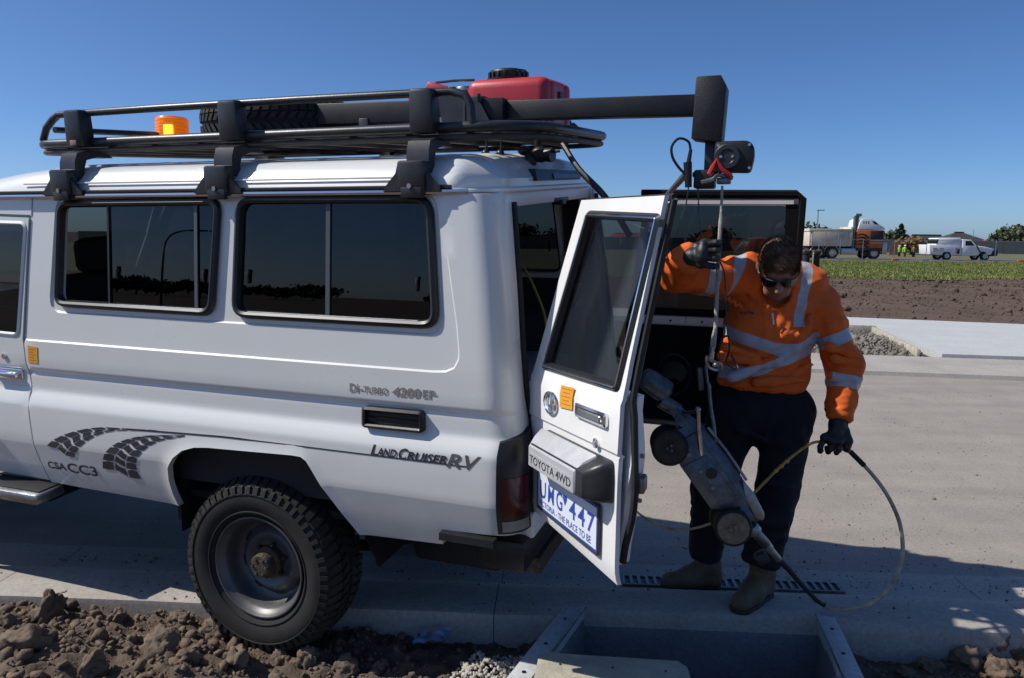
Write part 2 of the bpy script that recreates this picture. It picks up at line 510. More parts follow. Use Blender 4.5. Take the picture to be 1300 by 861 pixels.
def concrete(name, col, var=.12, stain=(.30, .26, .2), cracks=True):
    m = mat(name, col, .85, var=var, vscale=2.2, bump=.18, bscale=90, dist=.006)
    nt = m.node_tree; b = nt.nodes['Principled BSDF']
    src = b.inputs['Base Color'].links[0].from_socket
    tc = nt.nodes.new('ShaderNodeTexCoord')
    n = nt.nodes.new('ShaderNodeTexNoise'); n.inputs['Scale'].default_value = .9; n.inputs['Detail'].default_value = 10; n.inputs['Roughness'].default_value = .72
    nt.links.new(tc.outputs['Object'], n.inputs[0])
    rp = nt.nodes.new('ShaderNodeValToRGB'); rp.color_ramp.elements[0].position = .5; rp.color_ramp.elements[1].position = .72
    nt.links.new(n.outputs[0], rp.inputs[0])
    mx = nt.nodes.new('ShaderNodeMix'); mx.data_type = 'RGBA'; mx.inputs[7].default_value = (*stain, 1)
    mu = nt.nodes.new('ShaderNodeMath'); mu.operation = 'MULTIPLY'; mu.inputs[1].default_value = .55
    nt.links.new(rp.outputs[0], mu.inputs[0]); nt.links.new(mu.outputs[0], mx.inputs[0])
    nt.links.new(src, mx.inputs[6])
    n3 = nt.nodes.new('ShaderNodeTexNoise'); n3.inputs['Scale'].default_value = 55; n3.inputs['Detail'].default_value = 4
    nt.links.new(tc.outputs['Object'], n3.inputs[0])
    r3 = nt.nodes.new('ShaderNodeMapRange'); r3.inputs[1].default_value = .3; r3.inputs[2].default_value = .7; r3.inputs[3].default_value = .82; r3.inputs[4].default_value = 1.1
    nt.links.new(n3.outputs[0], r3.inputs[0])
    m2 = nt.nodes.new('ShaderNodeMix'); m2.data_type = 'RGBA'; m2.blend_type = 'MULTIPLY'; m2.inputs[0].default_value = 1
    nt.links.new(mx.outputs[2], m2.inputs[6]); nt.links.new(r3.outputs[0], m2.inputs[7])
    nt.links.new(m2.outputs[2], b.inputs['Base Color'])
    return m
def road_mat():
    m = concrete('road_surface', (.315, .28, .24), .10, (.25, .22, .185))
    nt = m.node_tree; b = nt.nodes['Principled BSDF']
    src = b.inputs['Base Color'].links[0].from_socket
    tc = nt.nodes.new('ShaderNodeTexCoord'); mp = nt.nodes.new('ShaderNodeMapping'); mp.inputs['Scale'].default_value = (.12, 1.6, 1)
    mp.inputs['Rotation'].default_value = (0, 0, -.1)
    nt.links.new(tc.outputs['Object'], mp.inputs[0])
    n = nt.nodes.new('ShaderNodeTexNoise'); n.inputs['Scale'].default_value = 1.5; n.inputs['Detail'].default_value = 8
    nt.links.new(mp.outputs[0], n.inputs[0])
    r3 = nt.nodes.new('ShaderNodeMapRange'); r3.inputs[1].default_value = .3; r3.inputs[2].default_value = .7; r3.inputs[3].default_value = .88; r3.inputs[4].default_value = 1.08
    nt.links.new(n.outputs[0], r3.inputs[0])
    v = nt.nodes.new('ShaderNodeTexVoronoi'); v.inputs['Scale'].default_value = 38; nt.links.new(tc.outputs['Object'], v.inputs[0])
    r4 = nt.nodes.new('ShaderNodeMapRange'); r4.inputs[1].default_value = 0.; r4.inputs[2].default_value = .18; r4.inputs[3].default_value = .7; r4.inputs[4].default_value = 1.
    nt.links.new(v.outputs['Distance'], r4.inputs[0])
    mm = nt.nodes.new('ShaderNodeMath'); mm.operation = 'MULTIPLY'; nt.links.new(r3.outputs[0], mm.inputs[0]); nt.links.new(r4.outputs[0], mm.inputs[1])
    m2 = nt.nodes.new('ShaderNodeMix'); m2.data_type = 'RGBA'; m2.blend_type = 'MULTIPLY'; m2.inputs[0].default_value = 1
    nt.links.new(src, m2.inputs[6]); nt.links.new(mm.outputs[0], m2.inputs[7]); nt.links.new(m2.outputs[2], b.inputs['Base Color'])
    return m
M['road'] = road_mat()
M['kerb'] = concrete('kerb_concrete', (.39, .36, .32), .1)
M['slab'] = concrete('new_concrete', (.50, .51, .505), .05, (.46, .45, .42))
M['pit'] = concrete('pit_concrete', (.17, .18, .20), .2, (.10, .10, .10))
M['soil'] = mat('soil', (.06, .042, .030), .95, col2=(.14, .10, .07), vscale=9, bump=.5, bscale=70, dist=.012)
M['clod'] = mat('dry_clod', (.09, .064, .044), .95, col2=(.19, .138, .095), vscale=13, bump=.6, bscale=60, dist=.01)
M['farsoil'] = mat('graded_soil', (.070, .044, .029), .95, col2=(.125, .082, .055), vscale=.8, bump=.6, bscale=9, dist=.08)
M['grass'] = mat('grass_blades', (.10, .145, .028), .8, col2=(.20, .215, .06), vscale=.35)
M['grassbase'] = mat('grass_base', (.075, .095, .028), .95, col2=(.17, .16, .07), vscale=.5)
M['flower'] = mat('yellow_flowers', (.42, .36, .05), .8)
M['gravel'] = mat('pale_gravel', (.42, .39, .34), .9, var=.35, vscale=12)
M['rubble'] = mat('rubble', (.11, .095, .075), .9, col2=(.27, .245, .205), vscale=5)

def flat(name, pts, m, z=None):
    b = B(); b.bm.faces.new([b.bm.verts.new(p if z is None else (p[0], p[1], z)) for p in pts])
    o = b.build(name, m, recalc=False)
    if o.data.polygons[0].normal.z < 0: o.data.flip_normals()
    return o
PIT = [(.345, 3.335), (1.385, 3.285), (1.19, 2.30), (-.10, 2.30)]          # pit opening: back left, back right, front right, front left
PITW = offset_poly(PIT, -.12); PITH = offset_poly(PIT, -.05)
def in_pit(x, y): return bool(inside(PITW, np.array([x]), np.array([y]))[0])
# ground to the horizon, with the hole of the pit
b = B(); zg = -.16
big = [(-2200, -600), (2200, -600), (2200, 2500), (-2200, 2500)]
r_ = delaunay_2d_cdt([Vector(p) for p in big + PITH + [(-20, -9), (20, -9), (20, 30), (-20, 30)]], [(0, 1), (1, 2), (2, 3), (3, 0), (4, 5), (5, 6), (6, 7), (7, 4)], [], 0, 1e-6)
gv = [b.bm.verts.new((p.x, p.y, zg)) for p in r_[0]]
for f in r_[2]:
    cx_, cy_ = sum(r_[0][k].x for k in f) / 3, sum(r_[0][k].y for k in f) / 3
    if not inside(PITH, np.array([cx_]), np.array([cy_]))[0]: b.bm.faces.new([gv[k] for k in f])
kind(b.build('ground', 'farsoil', recalc=False), 'structure')

def far_kerb_y(x): return 10.17 - .166 * (x - 4.606)
def wavy(x0, x1, n, fn, amp, sc): return [Vector((x, fn(x) + amp * noise.noise(Vector((x * sc, 3.3, 0))), 0)) for x in np.linspace(x0, x1, n)]
near = [K(s, .285) for s in np.linspace(-50, 50, 40)]
far_ = wavy(50, -50, 40, lambda x: far_kerb_y(x) + .05, 0, 1)
kind(flat('road', near + far_, 'road', 0.), 'structure')

# kerb and gutter
prof = [(.30, .004), (.16, -.002), (.02, .002), (-.03, .016), (-.10, .055), (-.17, .085), (-.24, .098), (-.48, .1), (-.497, .092), (-.50, .07), (-.50, -.3)]
b = B(); joints = np.arange(-48.04, 50, 2.4)
for j0 in joints:
    ss = sorted(list(np.linspace(j0 + .0018, j0 + 2.3982, 13)) + [q for q in (.27, .30, 1.45, 1.48) if j0 + .05 < q < j0 + 2.35])
    rows = []
    for k, s in enumerate(ss):
        e = .003 if k in (0, len(ss) - 1) else 0; pit_ = .29 < s < 1.46
        rows.append([K(s, (t if t > -.24 or not pit_ else -.24 + (t + .24) * .72) + .004 * noise.noise(Vector((s * 3, t * 4, 1))), z - e + .003 * noise.noise(Vector((s * 4, t * 7, 9)))) for t, z in prof])
    b.loft(rows, closed=False)
kb = kind(b.build('kerb', 'kerb', ang=50), 'structure')
if kb.data.polygons[5].normal.z < 0: kb.data.flip_normals()

# drainage pit beside the kerb
pit = thing('drainage_pit', 'open concrete stormwater pit behind the kerb below the open car door', 'drain pit')
def kbox(name, s0, s1, t0, t1, z0, z1, m, parent, bev=.004):
    b = B(); t = bmesh.new()
    bmesh.ops.create_cube(t, size=1.)
    for v in t.verts:
        v.co = (lerp(s0, s1, v.co.x + .5), lerp(t0, t1, v.co.y + .5), lerp(z0, z1, v.co.z + .5))
    if bev: bmesh.ops.bevel(t, geom=t.edges[:], offset=bev, segments=2, affect='EDGES', profile=.5)
    for v in t.verts: v.co = K(*v.co)
    b._add(t); return b.build(name, m, parent)
ZT = .088
def wall(name, i, th, z0, z1, m='pit', inn=0., bev=.004):
    P = [Vector(p) for p in PIT]; a_, b_ = P[i], P[(i + 1) % 4]; d = (b_ - a_).normalized(); n_ = Vector((-d.y, d.x)); 
    if n_.dot(Vector((.7, 2.8)) - a_) > 0: n_ = -n_
    ext = th * .9 if i % 2 == 0 else -.003
    q = [a_ - d * ext - n_ * inn, b_ + d * ext - n_ * inn, b_ + d * ext + n_ * th, a_ - d * ext + n_ * th]
    b = B(); b.prism([tuple(v) for v in q], z1 - z0, lambda x, y, h: (x, y, z0 + h), bev); return b.build(name, m, pit)
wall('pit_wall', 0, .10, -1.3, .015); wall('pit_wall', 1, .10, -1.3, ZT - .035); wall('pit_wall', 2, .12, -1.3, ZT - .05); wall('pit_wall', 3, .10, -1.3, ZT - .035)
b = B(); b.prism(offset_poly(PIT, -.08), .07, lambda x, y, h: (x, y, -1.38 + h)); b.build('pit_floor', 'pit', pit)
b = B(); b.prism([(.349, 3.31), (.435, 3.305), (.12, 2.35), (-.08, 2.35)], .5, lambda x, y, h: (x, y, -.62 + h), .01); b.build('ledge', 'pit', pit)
M['frame'] = concrete('frame_concrete', (.50, .52, .53), .08, (.32, .32, .32))
def beam(name, p0, p1, wa):
    p0, p1 = Vector(p0), Vector(p1); d = (p1 - p0).normalized(); n_ = Vector((d.y, -d.x)) * wa / 2
    b = B(); b.prism([tuple(p0 - n_), tuple(p0 + n_), tuple(p1 + n_), tuple(p1 - n_)], .07, lambda x, y, h: (x, y, ZT - .058 + h), .006); o = b.build(name, 'frame', pit)
    for q in (.12, .32, .52, .72):
        h = B(); c = p0.lerp(p1, q); h.cyl((c.x, c.y, ZT + .010), (c.x, c.y, ZT + .0145), .009, seg=10); h.build('bolt_hole', 'black', o)
    b = B(); s_ = 1 if p0.x < .8 else -1; e0, e1 = p0 + n_ * (1.02 if n_.x * s_ > 0 else -1.02), p1 + n_ * (1.02 if n_.x * s_ > 0 else -1.02)
    b.tube([(e0.x, e0.y, ZT + .014), (e1.x, e1.y, ZT + .014)], .006, 6); b.build('angle_iron', 'steel', o)
beam('frame_beam', (.305, 3.375), (-.165, 2.30), .095)
beam('frame_beam', (1.425, 3.30), (1.245, 2.30), .080)
# timber board over the front of the pit
b = B(); bp = [gz(684, 842, .1), gz(703, 838, .1), gz(706, 840, .1), gz(860, 850, .1), gz(872, 858, .1)]
bp = [(p.x, p.y) for p in bp] + [(.66, 2.2), (.02, 2.2)]
b.prism(bp, .035, lambda a, c, h: (a, c, .102 + h), .003)
o = b.build('timber_board', 'wood')
for k in range(3):
    n_ = B(); p = Vector((.2 + .2 * k, 2.81 - .02 * k, .138)); n_.cyl(p, p + Vector((0, 0, .002)), .005, seg=8); n_.build('nail_hole', 'black', o)
tag(o, 'pale weathered timber board lying across the near end of the open pit', 'board')
# grate in the gutter
gr = thing('gutter_grate', 'dark steel gutter grate with short cross bars under the boots of the man', 'grate')
kbox('grate_frame', .58, 1.70, .025, .035, .0, .016, 'steel', gr, .002); kbox('grate_frame', .58, 1.70, .130, .140, .0, .014, 'steel', gr, .002)
kbox('grate_well', .59, 1.69, .036, .129, .003, .0065, 'black', gr, 0)
b0 = kbox('bar', .58, .597, .036, .129, .007, .016, 'steel', gr, 0)
for k in range(1, 28):
    o = b0.copy(); COL.objects.link(o); o.location = KU * (k * .0407)
# ------------------------------------------------------------------ loose soil in front of the kerb
def soil_h(s, t):
    left = 1 / (1 + math.exp((s + 1.05) * 4.0)); right = 1 / (1 + math.exp(-(s - 1.75) * 5))
    edge = 1 / (1 + math.exp((t + .78) * 9))
    h = -.055 + .185 * left * edge + .035 * left + .03 * right * edge + .0 * (1 - left) * edge
    h += .07 * left * math.exp(-((t + .66) / .20) ** 2) * (.7 + .8 * noise.noise(Vector((s * 2.1, 5, 0))))
    P = (s, t, 0)
    h += .045 * fbm(P, 2.6, 3, 3.1) + .034 * abs(fbm(P, 7, 4, 8.2)) * 1.6 + .012 * fbm(P, 26, 2, 1.3)
    return h
S_ = np.arange(-3.3, 3.7, .017); T_ = np.arange(-2.6, -.47, .017)
V = np.array([tuple(K(s, min(t, -.49), soil_h(s, t))) for t in T_ for s in S_])
nS = len(S_); F = []; PM = inside(PITW, V[:, 0], V[:, 1])
for j in range(len(T_) - 1):
    for i in range(nS - 1):
        if PM[j * nS + i]: continue
        F.append((j * nS + i, j * nS + i + 1, (j + 1) * nS + i + 1, (j + 1) * nS + i))
me = mesh_np('soil', V, F); smooth(me)
kind(link('soil', me, 'soil'), 'structure')
ring = [(-2.9, -40), (3.4, -40), (3.4, -2.5), (-2.9, -2.5)]
def clod_mesh(seed, sub=2, amp=.32, fr=1.7):
    t = bmesh.new(); bmesh.ops.create_icosphere(t, subdivisions=sub, radius=1.)
    for v in t.verts:
        d = 1 + amp * fbm(v.co, fr, 3, seed) + .10 * noise.cell(v.co * 1.7 + Vector((seed, 0, 0))) - .16 * min(.6, noise.voronoi(v.co * 1.6 + Vector((seed, 1, 2)))[0][0])
        d += .045 * fbm(v.co, 6.5, 3, seed + 9) + .025 * noise.noise(v.co * 17)
        v.co *= d; v.co.z *= .70; v.co.x *= 1.12
    V = np.array([tuple(v.co) for v in t.verts]); F = np.array([[v.index for v in f.verts] for f in t.faces]); t.free()
    return V, F
CL = [clod_mesh(k * 3.7, 1, .4) for k in range(8)]; CB = [clod_mesh(k * 5.1 + 2, 4, .42, 1.5) for k in range(7)]
def scatter(name, m, pos, rad, zfn, squash=1., k='stuff', src=CL):
    Vs, Fs, n = [], [], 0
    for (x, y), r in zip(pos, rad):
        V0, F0 = src[NR.integers(len(src))]
        q = np.array(Quaternion(NR.normal(size=4)).normalized().to_matrix())
        s = r * NR.uniform(.75, 1.3, 3)
        Vs.append((V0 * s) @ q.T + np.array([x, y, zfn(x, y) + r * .25])); Fs.append(F0 + n); n += len(V0)
    me = mesh_np(name, np.concatenate(Vs), np.concatenate(Fs))
    o = link(name, me, m)
    return kind(o, k) if k else o
def kst(x, y):
    d = Vector((x, y, 0)) - K0; return d.dot(KU), d.dot(KN)
def soil_xy(x, y):
    s, t = kst(x, y); return soil_h(s, t)
pos, rad = [], []
while len(pos) < 11000:
    s, t = NR.uniform(-3.2, 3.5), NR.uniform(-1.9, -.50)
    p = K(s, t)
    if in_pit(p.x, p.y): continue
    dens = .35 + .65 * (s < -.4) + .5 * (s > 1.7)
    if NR.random() > dens: continue
    p = K(s, t); pos.append((p.x, p.y)); rad.append(.004 + .013 * NR.random() ** 3 + (.024 * NR.random() if NR.random() < .10 else 0))
scatter('soil_crumbs', 'clod', pos, rad, soil_xy)
# pale gravel heap beside the left frame beam
pos, rad = [], []
for _ in range(900):
    a, r = NR.uniform(0, 6.3), .17 * NR.random() ** .5
    x, y = -.06 + r * 1.0 * math.cos(a), 2.93 + r * 1.2 * math.sin(a)
    if not in_pit(x, y): pos.append((x, y)); rad.append(NR.uniform(.004, .012))
scatter('gravel', 'gravel', pos, rad, lambda x, y: soil_xy(x, y) + .09 * math.exp(-((x + .06) ** 2 + (y - 2.93) ** 2) / .02))
# grit on the road and in the gutter
pos, rad = [], []
for _ in range(5200):
    s = NR.uniform(-2.5, 5.5); t = .1 + 5.5 * NR.random() ** 2.2
    if noise.noise(Vector((s * 1.1, t * 1.4, 2))) < NR.uniform(-.5, .6): continue
    p = K(s, t); pos.append((p.x, p.y)); rad.append(.0022 + .0045 * NR.random() ** 2 + (.008 * NR.random() if NR.random() < .04 else 0))
scatter('road_grit', 'rubble', pos, rad, lambda x, y: .001)
pos, rad = [], []
for _ in range(900):
    s = NR.uniform(-3, 4.5); t = -.48 + .42 * NR.random() ** 1.6
    if in_pit(K(s, t).x, K(s, t).y) or noise.noise(Vector((s * 1.6, t * 3, 5))) < NR.uniform(-.2, .7): continue
    p = K(s, t); pos.append((p.x, p.y)); rad.append(.0025 + .006 * NR.random() ** 2)
scatter('kerb_crumbs', 'clod', pos, rad, lambda x, y: float(np.interp(-kst(x, y)[1], [.03, .10, .17, .24], [.016, .055, .085, .098])))
# big clods, each one a thing
spots = [(62, 795, .085), (40, 835, .095), (110, 752, .06), (20, 760, .05), (150, 800, .05), (190, 752, .035), (230, 790, .05), (285, 800, .085), (262, 768, .035),
         (330, 812, .075), (205, 830, .07), (120, 850, .06), (300, 845, .06), (390, 842, .05), (355, 838, .04), (440, 850, .045), (480, 850, .035), (165, 770, .04),
         (1258, 820, .075), (1290, 838, .06), (1225, 845, .06), (1270, 858, .06), (1180, 852, .045), (1150, 858, .04), (1240, 805, .04), (80, 770, .04), (235, 850, .055), (10, 805, .06)]
for i, (px, py, r) in enumerate(spots):
    g = gz(px, py, .0); h = soil_xy(g.x, g.y); g = gz(px, py, h)
    V0, F0 = CB[i % len(CB)]
    me = mesh_np('soil_clod', V0 * r, F0); smooth(me)
    o = link('soil_clod', me, 'clod'); o.location = (g.x, g.y, soil_xy(g.x, g.y) + r * .22); o.rotation_euler = (NR.uniform(0, 6), NR.uniform(0, 6), NR.uniform(0, 6))
    uniq = {0: 'largest pale brown earth clod near the left edge of the loose soil', 2: 'earth clod highest on the left soil mound against the kerb', 7: 'big earth clod just left of where the rear tyre meets the soil', 9: 'earth clod lying against the foot of the rear tyre', 18: 'biggest sunlit earth clod right of the open pit'}
    if i in uniq: tag(o, uniq[i], 'earth clod', 'earth clods by the rear wheel' if px < 600 else 'earth clods right of the pit')
    elif px < 600: tag(o, 'middling brown clod of dry earth among the loose soil by the rear wheel', 'earth clod', 'earth clods by the rear wheel')
    else: tag(o, 'smaller sunlit clod of dry earth at the right of the open pit', 'earth clod', 'earth clods right of the pit')
# crumpled litter
def litter(px, py, w, m, label):
    g = gz(px, py, .0); z = soil_xy(g.x, g.y) + .02; g = gz(px, py, z); b = B()
    n = 6; vs = [[b.bm.verts.new(g + Vector(((i / n - .5) * w, (j / n - .5) * w * .5, .03 * noise.noise(Vector((i * .9, j * .9, px))) + .02 + .03 * i / n))) for i in range(n + 1)] for j in range(n + 1)]
    for j in range(n):
        for i in range(n): b.bm.faces.new((vs[j][i], vs[j][i + 1], vs[j + 1][i + 1], vs[j + 1][i]))
    tag(b.build('litter', m), label, 'litter')
M['bluelit'] = mat('blue_plastic', (.03, .08, .35), .4); M['palelit'] = mat('pale_blue_wrap', (.2, .26, .4), .4)
litter(548, 818, .16, 'palelit', 'crumpled pale blue wrapper in the dark soil under the car tail')
litter(1122, 828, .06, 'bluelit', 'small bright blue plastic scrap in the soil right of the pit')

# ------------------------------------------------------------------ far side of the road
b = B(); rows = []
for x in np.linspace(-45, 45, 61):
    y0 = far_kerb_y(x)
    rows.append([Vector((x, y0 + dy, z)) for dy, z in ((0, -.02), (.02, .055), (.06, .068), (.35, .075), (1.25, .1), (1.3, .02))])
b.loft(rows, closed=False)
o = kind(b.build('kerb', 'kerb', ang=50), 'structure')
if o.data.polygons[3].normal.z < 0: o.data.flip_normals()
def strip(name, pts_, m, z): return kind(flat(name, [Vector(p) for p in pts_], m, z), 'structure')
slab_back = lambda x: 16.5 - .33 * (x - 7.23)
b = B()
b.prism([(6.28, 11.22), (6.95, 14.70), (-30, 26.9), (-30, 28.8), (7.23, 16.5), (11, 15.2), (30, 9.2), (30, 7.4)], .12, lambda a, c, h: (a, c, .02 + h), .0)
kind(b.build('footpath', 'slab'), 'structure')
kind(flat('verge', [Vector((x, far_kerb_y(x) + 1.28, 0)) for x in np.linspace(-45, 6.25, 20)] + [Vector((6.95, 14.7, 0)), Vector((-30, 26.9, 0)), Vector((-45, 31, 0))], 'farsoil', .03), 'structure')
# formwork timber
for p0, p1, lab in ((gz(1108, 419, .12), gz(1166, 449, .12), 'timber form board along the slanted edge of the pale slab'), (gz(1058, 416, .12), gz(1111, 418, .12), 'timber form board standing along the back of the rubble patch')):
    b = B(); d = (p1 - p0); b.box((p0 + p1) / 2 + Vector((0, 0, -.02)), (d.length, .05, .17), d.to_track_quat('X', 'Z').to_matrix(), .006)
    tag(b.build('form_board', 'wood'), lab, 'form board')
pos, rad = [], []
for _ in range(5000):
    x, y = NR.uniform(2.5, 6.6), NR.uniform(11.3, 14.6)
    if x < 6.15 + (y - 11.3) * .2: pos.append((x, y)); rad.append(NR.uniform(.010, .032) + (.05 * NR.random() if NR.random() < .05 else 0))
scatter('rubble', 'rubble', pos, rad, lambda x, y: .05 + .06 * math.exp(-((y - 12.6) / .9) ** 2))
# graded soil strip
def dirt_h(x, y): return .06 + .10 * fbm((x, y, 0), .25, 2, 4) + .045 * fbm((x, y, 0), 1.6, 3, 2.)
xs_ = np.arange(-20, 48, .28); n = 90; V = []
for j in range(n + 1):
    for x in xs_:
        y0 = slab_back(x) + .05; y1 = 33.6 + .7 * noise.noise(Vector((x * .3, 1, 0))); q = (j / n) ** 1.5
        y = lerp(y0, y1, q); V.append((x, y, dirt_h(x, y) * min(1, j / 4) + .03))
F = [(j * len(xs_) + i, j * len(xs_) + i + 1, (j + 1) * len(xs_) + i + 1, (j + 1) * len(xs_) + i) for j in range(n) for i in range(len(xs_) - 1)]
me = mesh_np('graded_soil', V, F); smooth(me); kind(link('graded_soil', me, 'farsoil'), 'structure')
pos, rad = [], []
while len(pos) < 3500:
    y = 15 + 19 * NR.random() ** .8; x = NR.uniform(2, 46)
    if y < slab_back(x) + .4 or x > y * .72 + 4 or x < y * .28: continue
    pos.append((x, y)); rad.append(.015 + .035 * NR.random() ** 2 + (.09 * NR.random() if NR.random() < .04 else 0))
scatter('soil_lumps', 'farsoil', pos, rad, lambda x, y: dirt_h(x, y) + .03)
# grass
kind(flat('grass_ground', wavy(-60, 95, 90, lambda x: 33.4, .8, .35) + [Vector((110, 63, 0)), Vector((-60, 63, 0))], 'grassbase', .10), 'structure')
def blades(name, m, n, ylo, yhi, hlo, hhi, w, pw=1.):
    y = ylo + (yhi - ylo) * NR.random(n) ** pw; x = y * NR.uniform(.30, .72, n)
    y = y + .7 * np.array([noise.noise(Vector((a * .35, 3.3, 0))) for a in x])
    cl = np.array([.5 + .9 * noise.noise(Vector((a * .5, c * .35, 7))) for a, c in zip(x, y)]).clip(.15, 1.3)
    h = NR.uniform(hlo, hhi, n) * (.5 + .5 * cl); a = NR.uniform(0, 6.28, n); ln = NR.normal(0, .35, (n, 2)) * h[:, None]
    dx, dy = np.cos(a) * w / 2, np.sin(a) * w / 2; z = np.full(n, .08)
    V = np.stack([np.stack([x - dx, y - dy, z], 1), np.stack([x + dx, y + dy, z], 1), np.stack([x + ln[:, 0] + dx * .3, y + ln[:, 1] + dy * .3, z + h], 1), np.stack([x + ln[:, 0] - dx * .3, y + ln[:, 1] - dy * .3, z + h], 1)], 1).reshape(-1, 3)
    kind(link(name, mesh_np(name, V, np.arange(4 * n).reshape(-1, 4)), m), 'stuff')
blades('grass', 'grass', 80000, 33.5, 62, .06, .20, .05)
blades('wild_flowers', 'flower', 420, 33.6, 43, .14, .24, .06, 1.2)
kind(flat('far_road', [Vector((-120, 62.5, 0)), Vector((160, 62.5, 0)), Vector((160, 78, 0)), Vector((-120, 78, 0))], mat('far_road_dirt', (.13, .105, .09), .95, var=.3, vscale=.3), .085), 'structure')
kind(flat('far_verge', [Vector((-160, 78.2, 0)), Vector((260, 78.2, 0)), Vector((260, 116, 0)), Vector((-160, 116, 0))], 'grassbase', .07), 'structure')
# ------------------------------------------------------------------ the four-wheel drive
CAR_O, CAR_A = Vector((-.7764674, 3.8471973, 0)), -R(20.45893)
car = thing('four_wheel_drive', 'large white four-wheel drive wagon with black roof rack and open rear doors', 'car')
CM0 = Matrix.Translation(CAR_O) @ Matrix.Rotation(CAR_A, 4, 'Z')          # level frame: x to the rear, y to the far side
PIV = Matrix.Translation((0, -.84, 1.2)); RHO = .080                       # the body leans towards the near wheel, which sits off the kerb
CM = CM0 @ PIV @ Matrix.Rotation(RHO, 4, 'X') @ PIV.inverted()
CM0I = CM0.inverted(); CONV = CM.inverted() @ CM0
car.matrix_world = CM; CROT = CM.to_euler()
CMI = CM.inverted()
def Cw(x, y, z): return CM @ Vector((x, y, z))
PZ = [.58, .62, .70, .81, .90, .985, 1.000, 1.050, 1.060, 1.130, 1.137, 1.155, 1.165, 1.285, 1.42, 1.92, 2.2]
PW = [.782, .798, .824, .852, .853, .852, .849, .822, .820, .820, .818, .832, .834, .835, .829, .806, .78]
def W(z): return float(np.interp(z, PZ, PW))
XZ = [.58, 1.02, 1.13, 1.36, 1.55, 1.84, 1.92]; XS = [1.066, 1.062, 1.044, 1.02, 1.004, .973, .964]
def xs_end(z): return float(np.interp(z, XZ, XS))
RC = .10; LC = RC * math.pi / 2
def skin(u, z, d=0., side=-1):
    "point on the car's side skin; u runs along the side, round the rear corner, onto the rear face"
    p = CONV @ skin0(u, z, d)
    if side > 0: p.y = -p.y
    return p
def Wl(z): return W(z) - RHO * (z - 1.2)
def skin0(u, z, d=0., side=-1):
    w, xs = W(z), xs_end(z)
    if u <= xs: return Vector((u, side * (w + d), z))
    if u <= xs + LC:
        a = (u - xs) / RC
        return Vector((xs + (RC + d) * math.sin(a), side * (w - RC + (RC + d) * math.cos(a)), z))
    return Vector((xs + RC + d, side * (w - RC - (u - xs - LC)), z))
C1 = [(-1.30, 1.285), (.83, 1.285), (.885, 1.289), (.918, 1.304), (.935, 1.335), (.936, 1.36), (.925, 1.46), (.885, 1.69), (.860, 1.86)]
W1 = round_poly([(-.996, 1.905), (-1.03, 1.447), (-.158, 1.443), (-.118, 1.910)], .062)
W2 = round_poly([(-.035, 1.914), (-.060, 1.443), (.852, 1.443), (.815, 1.914)], .07)
C2 = offset_poly(round_poly([(-1.01, 1.93), (-1.07, 1.418), (.874, 1.418), (.832, 1.93)], .075), 0)
ARCH = [(-.405, .600), (-.414, .66), (-.414, .727), (-.402, .785), (-.365, .835), (-.315, .872), (-.249, .893), (-.18, .900), (.235, .914), (.275, .912), (.300, .898), (.318, .873), (.500, .606)]
out_ = [(-1.165, .612), (-.405, .600)] + ARCH[1:] + [(.858, .622), (.862, .688), (1.09, .698)]
zz = np.linspace(.698, 1.92, 34)
out_ += [(xs_end(z) + LC + .035, z) for z in zz]
out_ += [(x, 1.92) for x in np.linspace(.9, -1.0, 20)] + [(-1.16, 1.92), (-1.166, 1.83), (-1.188, 1.64), (-1.226, 1.289), (-1.215, 1.12), (-1.20, .966), (-1.18, .75)]
lines = []
c1o = [(x + .006 * (1 if x > .8 else 0), z - .007 * (1 if x < .92 else .3)) for x, z in C1]
lines += [C1[1:], c1o[1:]] if False else []
hw1, hw2 = offset_poly(W1, .012), offset_poly(W2, .012)
sh_ = lambda P, d: [tuple(Vector(q) + d * Vector((-(Vector(P[min(i + 1, len(P) - 1)]) - Vector(P[max(i - 1, 0)])).y, (Vector(P[min(i + 1, len(P) - 1)]) - Vector(P[max(i - 1, 0)])).x)).normalized()) for i, q in enumerate(P)]
CR = [(x, 1.285) for x in np.linspace(-1.20, .80, 60)] + C1[1:-1]
c2c = offset_poly(C2, .0035); c2d = offset_poly(C2, -.0035)
V2, T2 = sheet(out_, [hw1, hw2], [sh_(CR, .0035), sh_(CR, -.0035), c2c, c2d], .017, rows=[.62, .70, .81, .90, .985, 1.000, 1.026, 1.050, 1.060, 1.130, 1.137, 1.155, 1.165])
def emboss(V):
    x, z = V[:, 0], V[:, 1]
    c1p = np.array([(-3, 2.2), (-3, 1.285)] + C1 + [(.84, 2.2)])
    d1 = poly_dist(c1p, x, z); s1 = np.where(inside(c1p, x, z), 1, -1) * d1
    c2p = np.array(C2); d2 = poly_dist(c2p, x, z); s2 = np.where(inside(c2p, x, z), 1, -1) * d2
    f = lambda s, w: np.clip((s + w) / (2 * w), 0, 1)
    arch = np.array(ARCH); da = poly_dist(arch, x, z, False)
    lip = .010 * np.clip(1 - da / .035, 0, 1) ** 1.0 * (x > -.5)
    return -.0075 * f(s1, .0035) - .0075 * f(s2, .0035) + lip
EM = emboss(V2)
V3 = [skin(u, z, e) for (u, z), e in zip(V2, EM)]
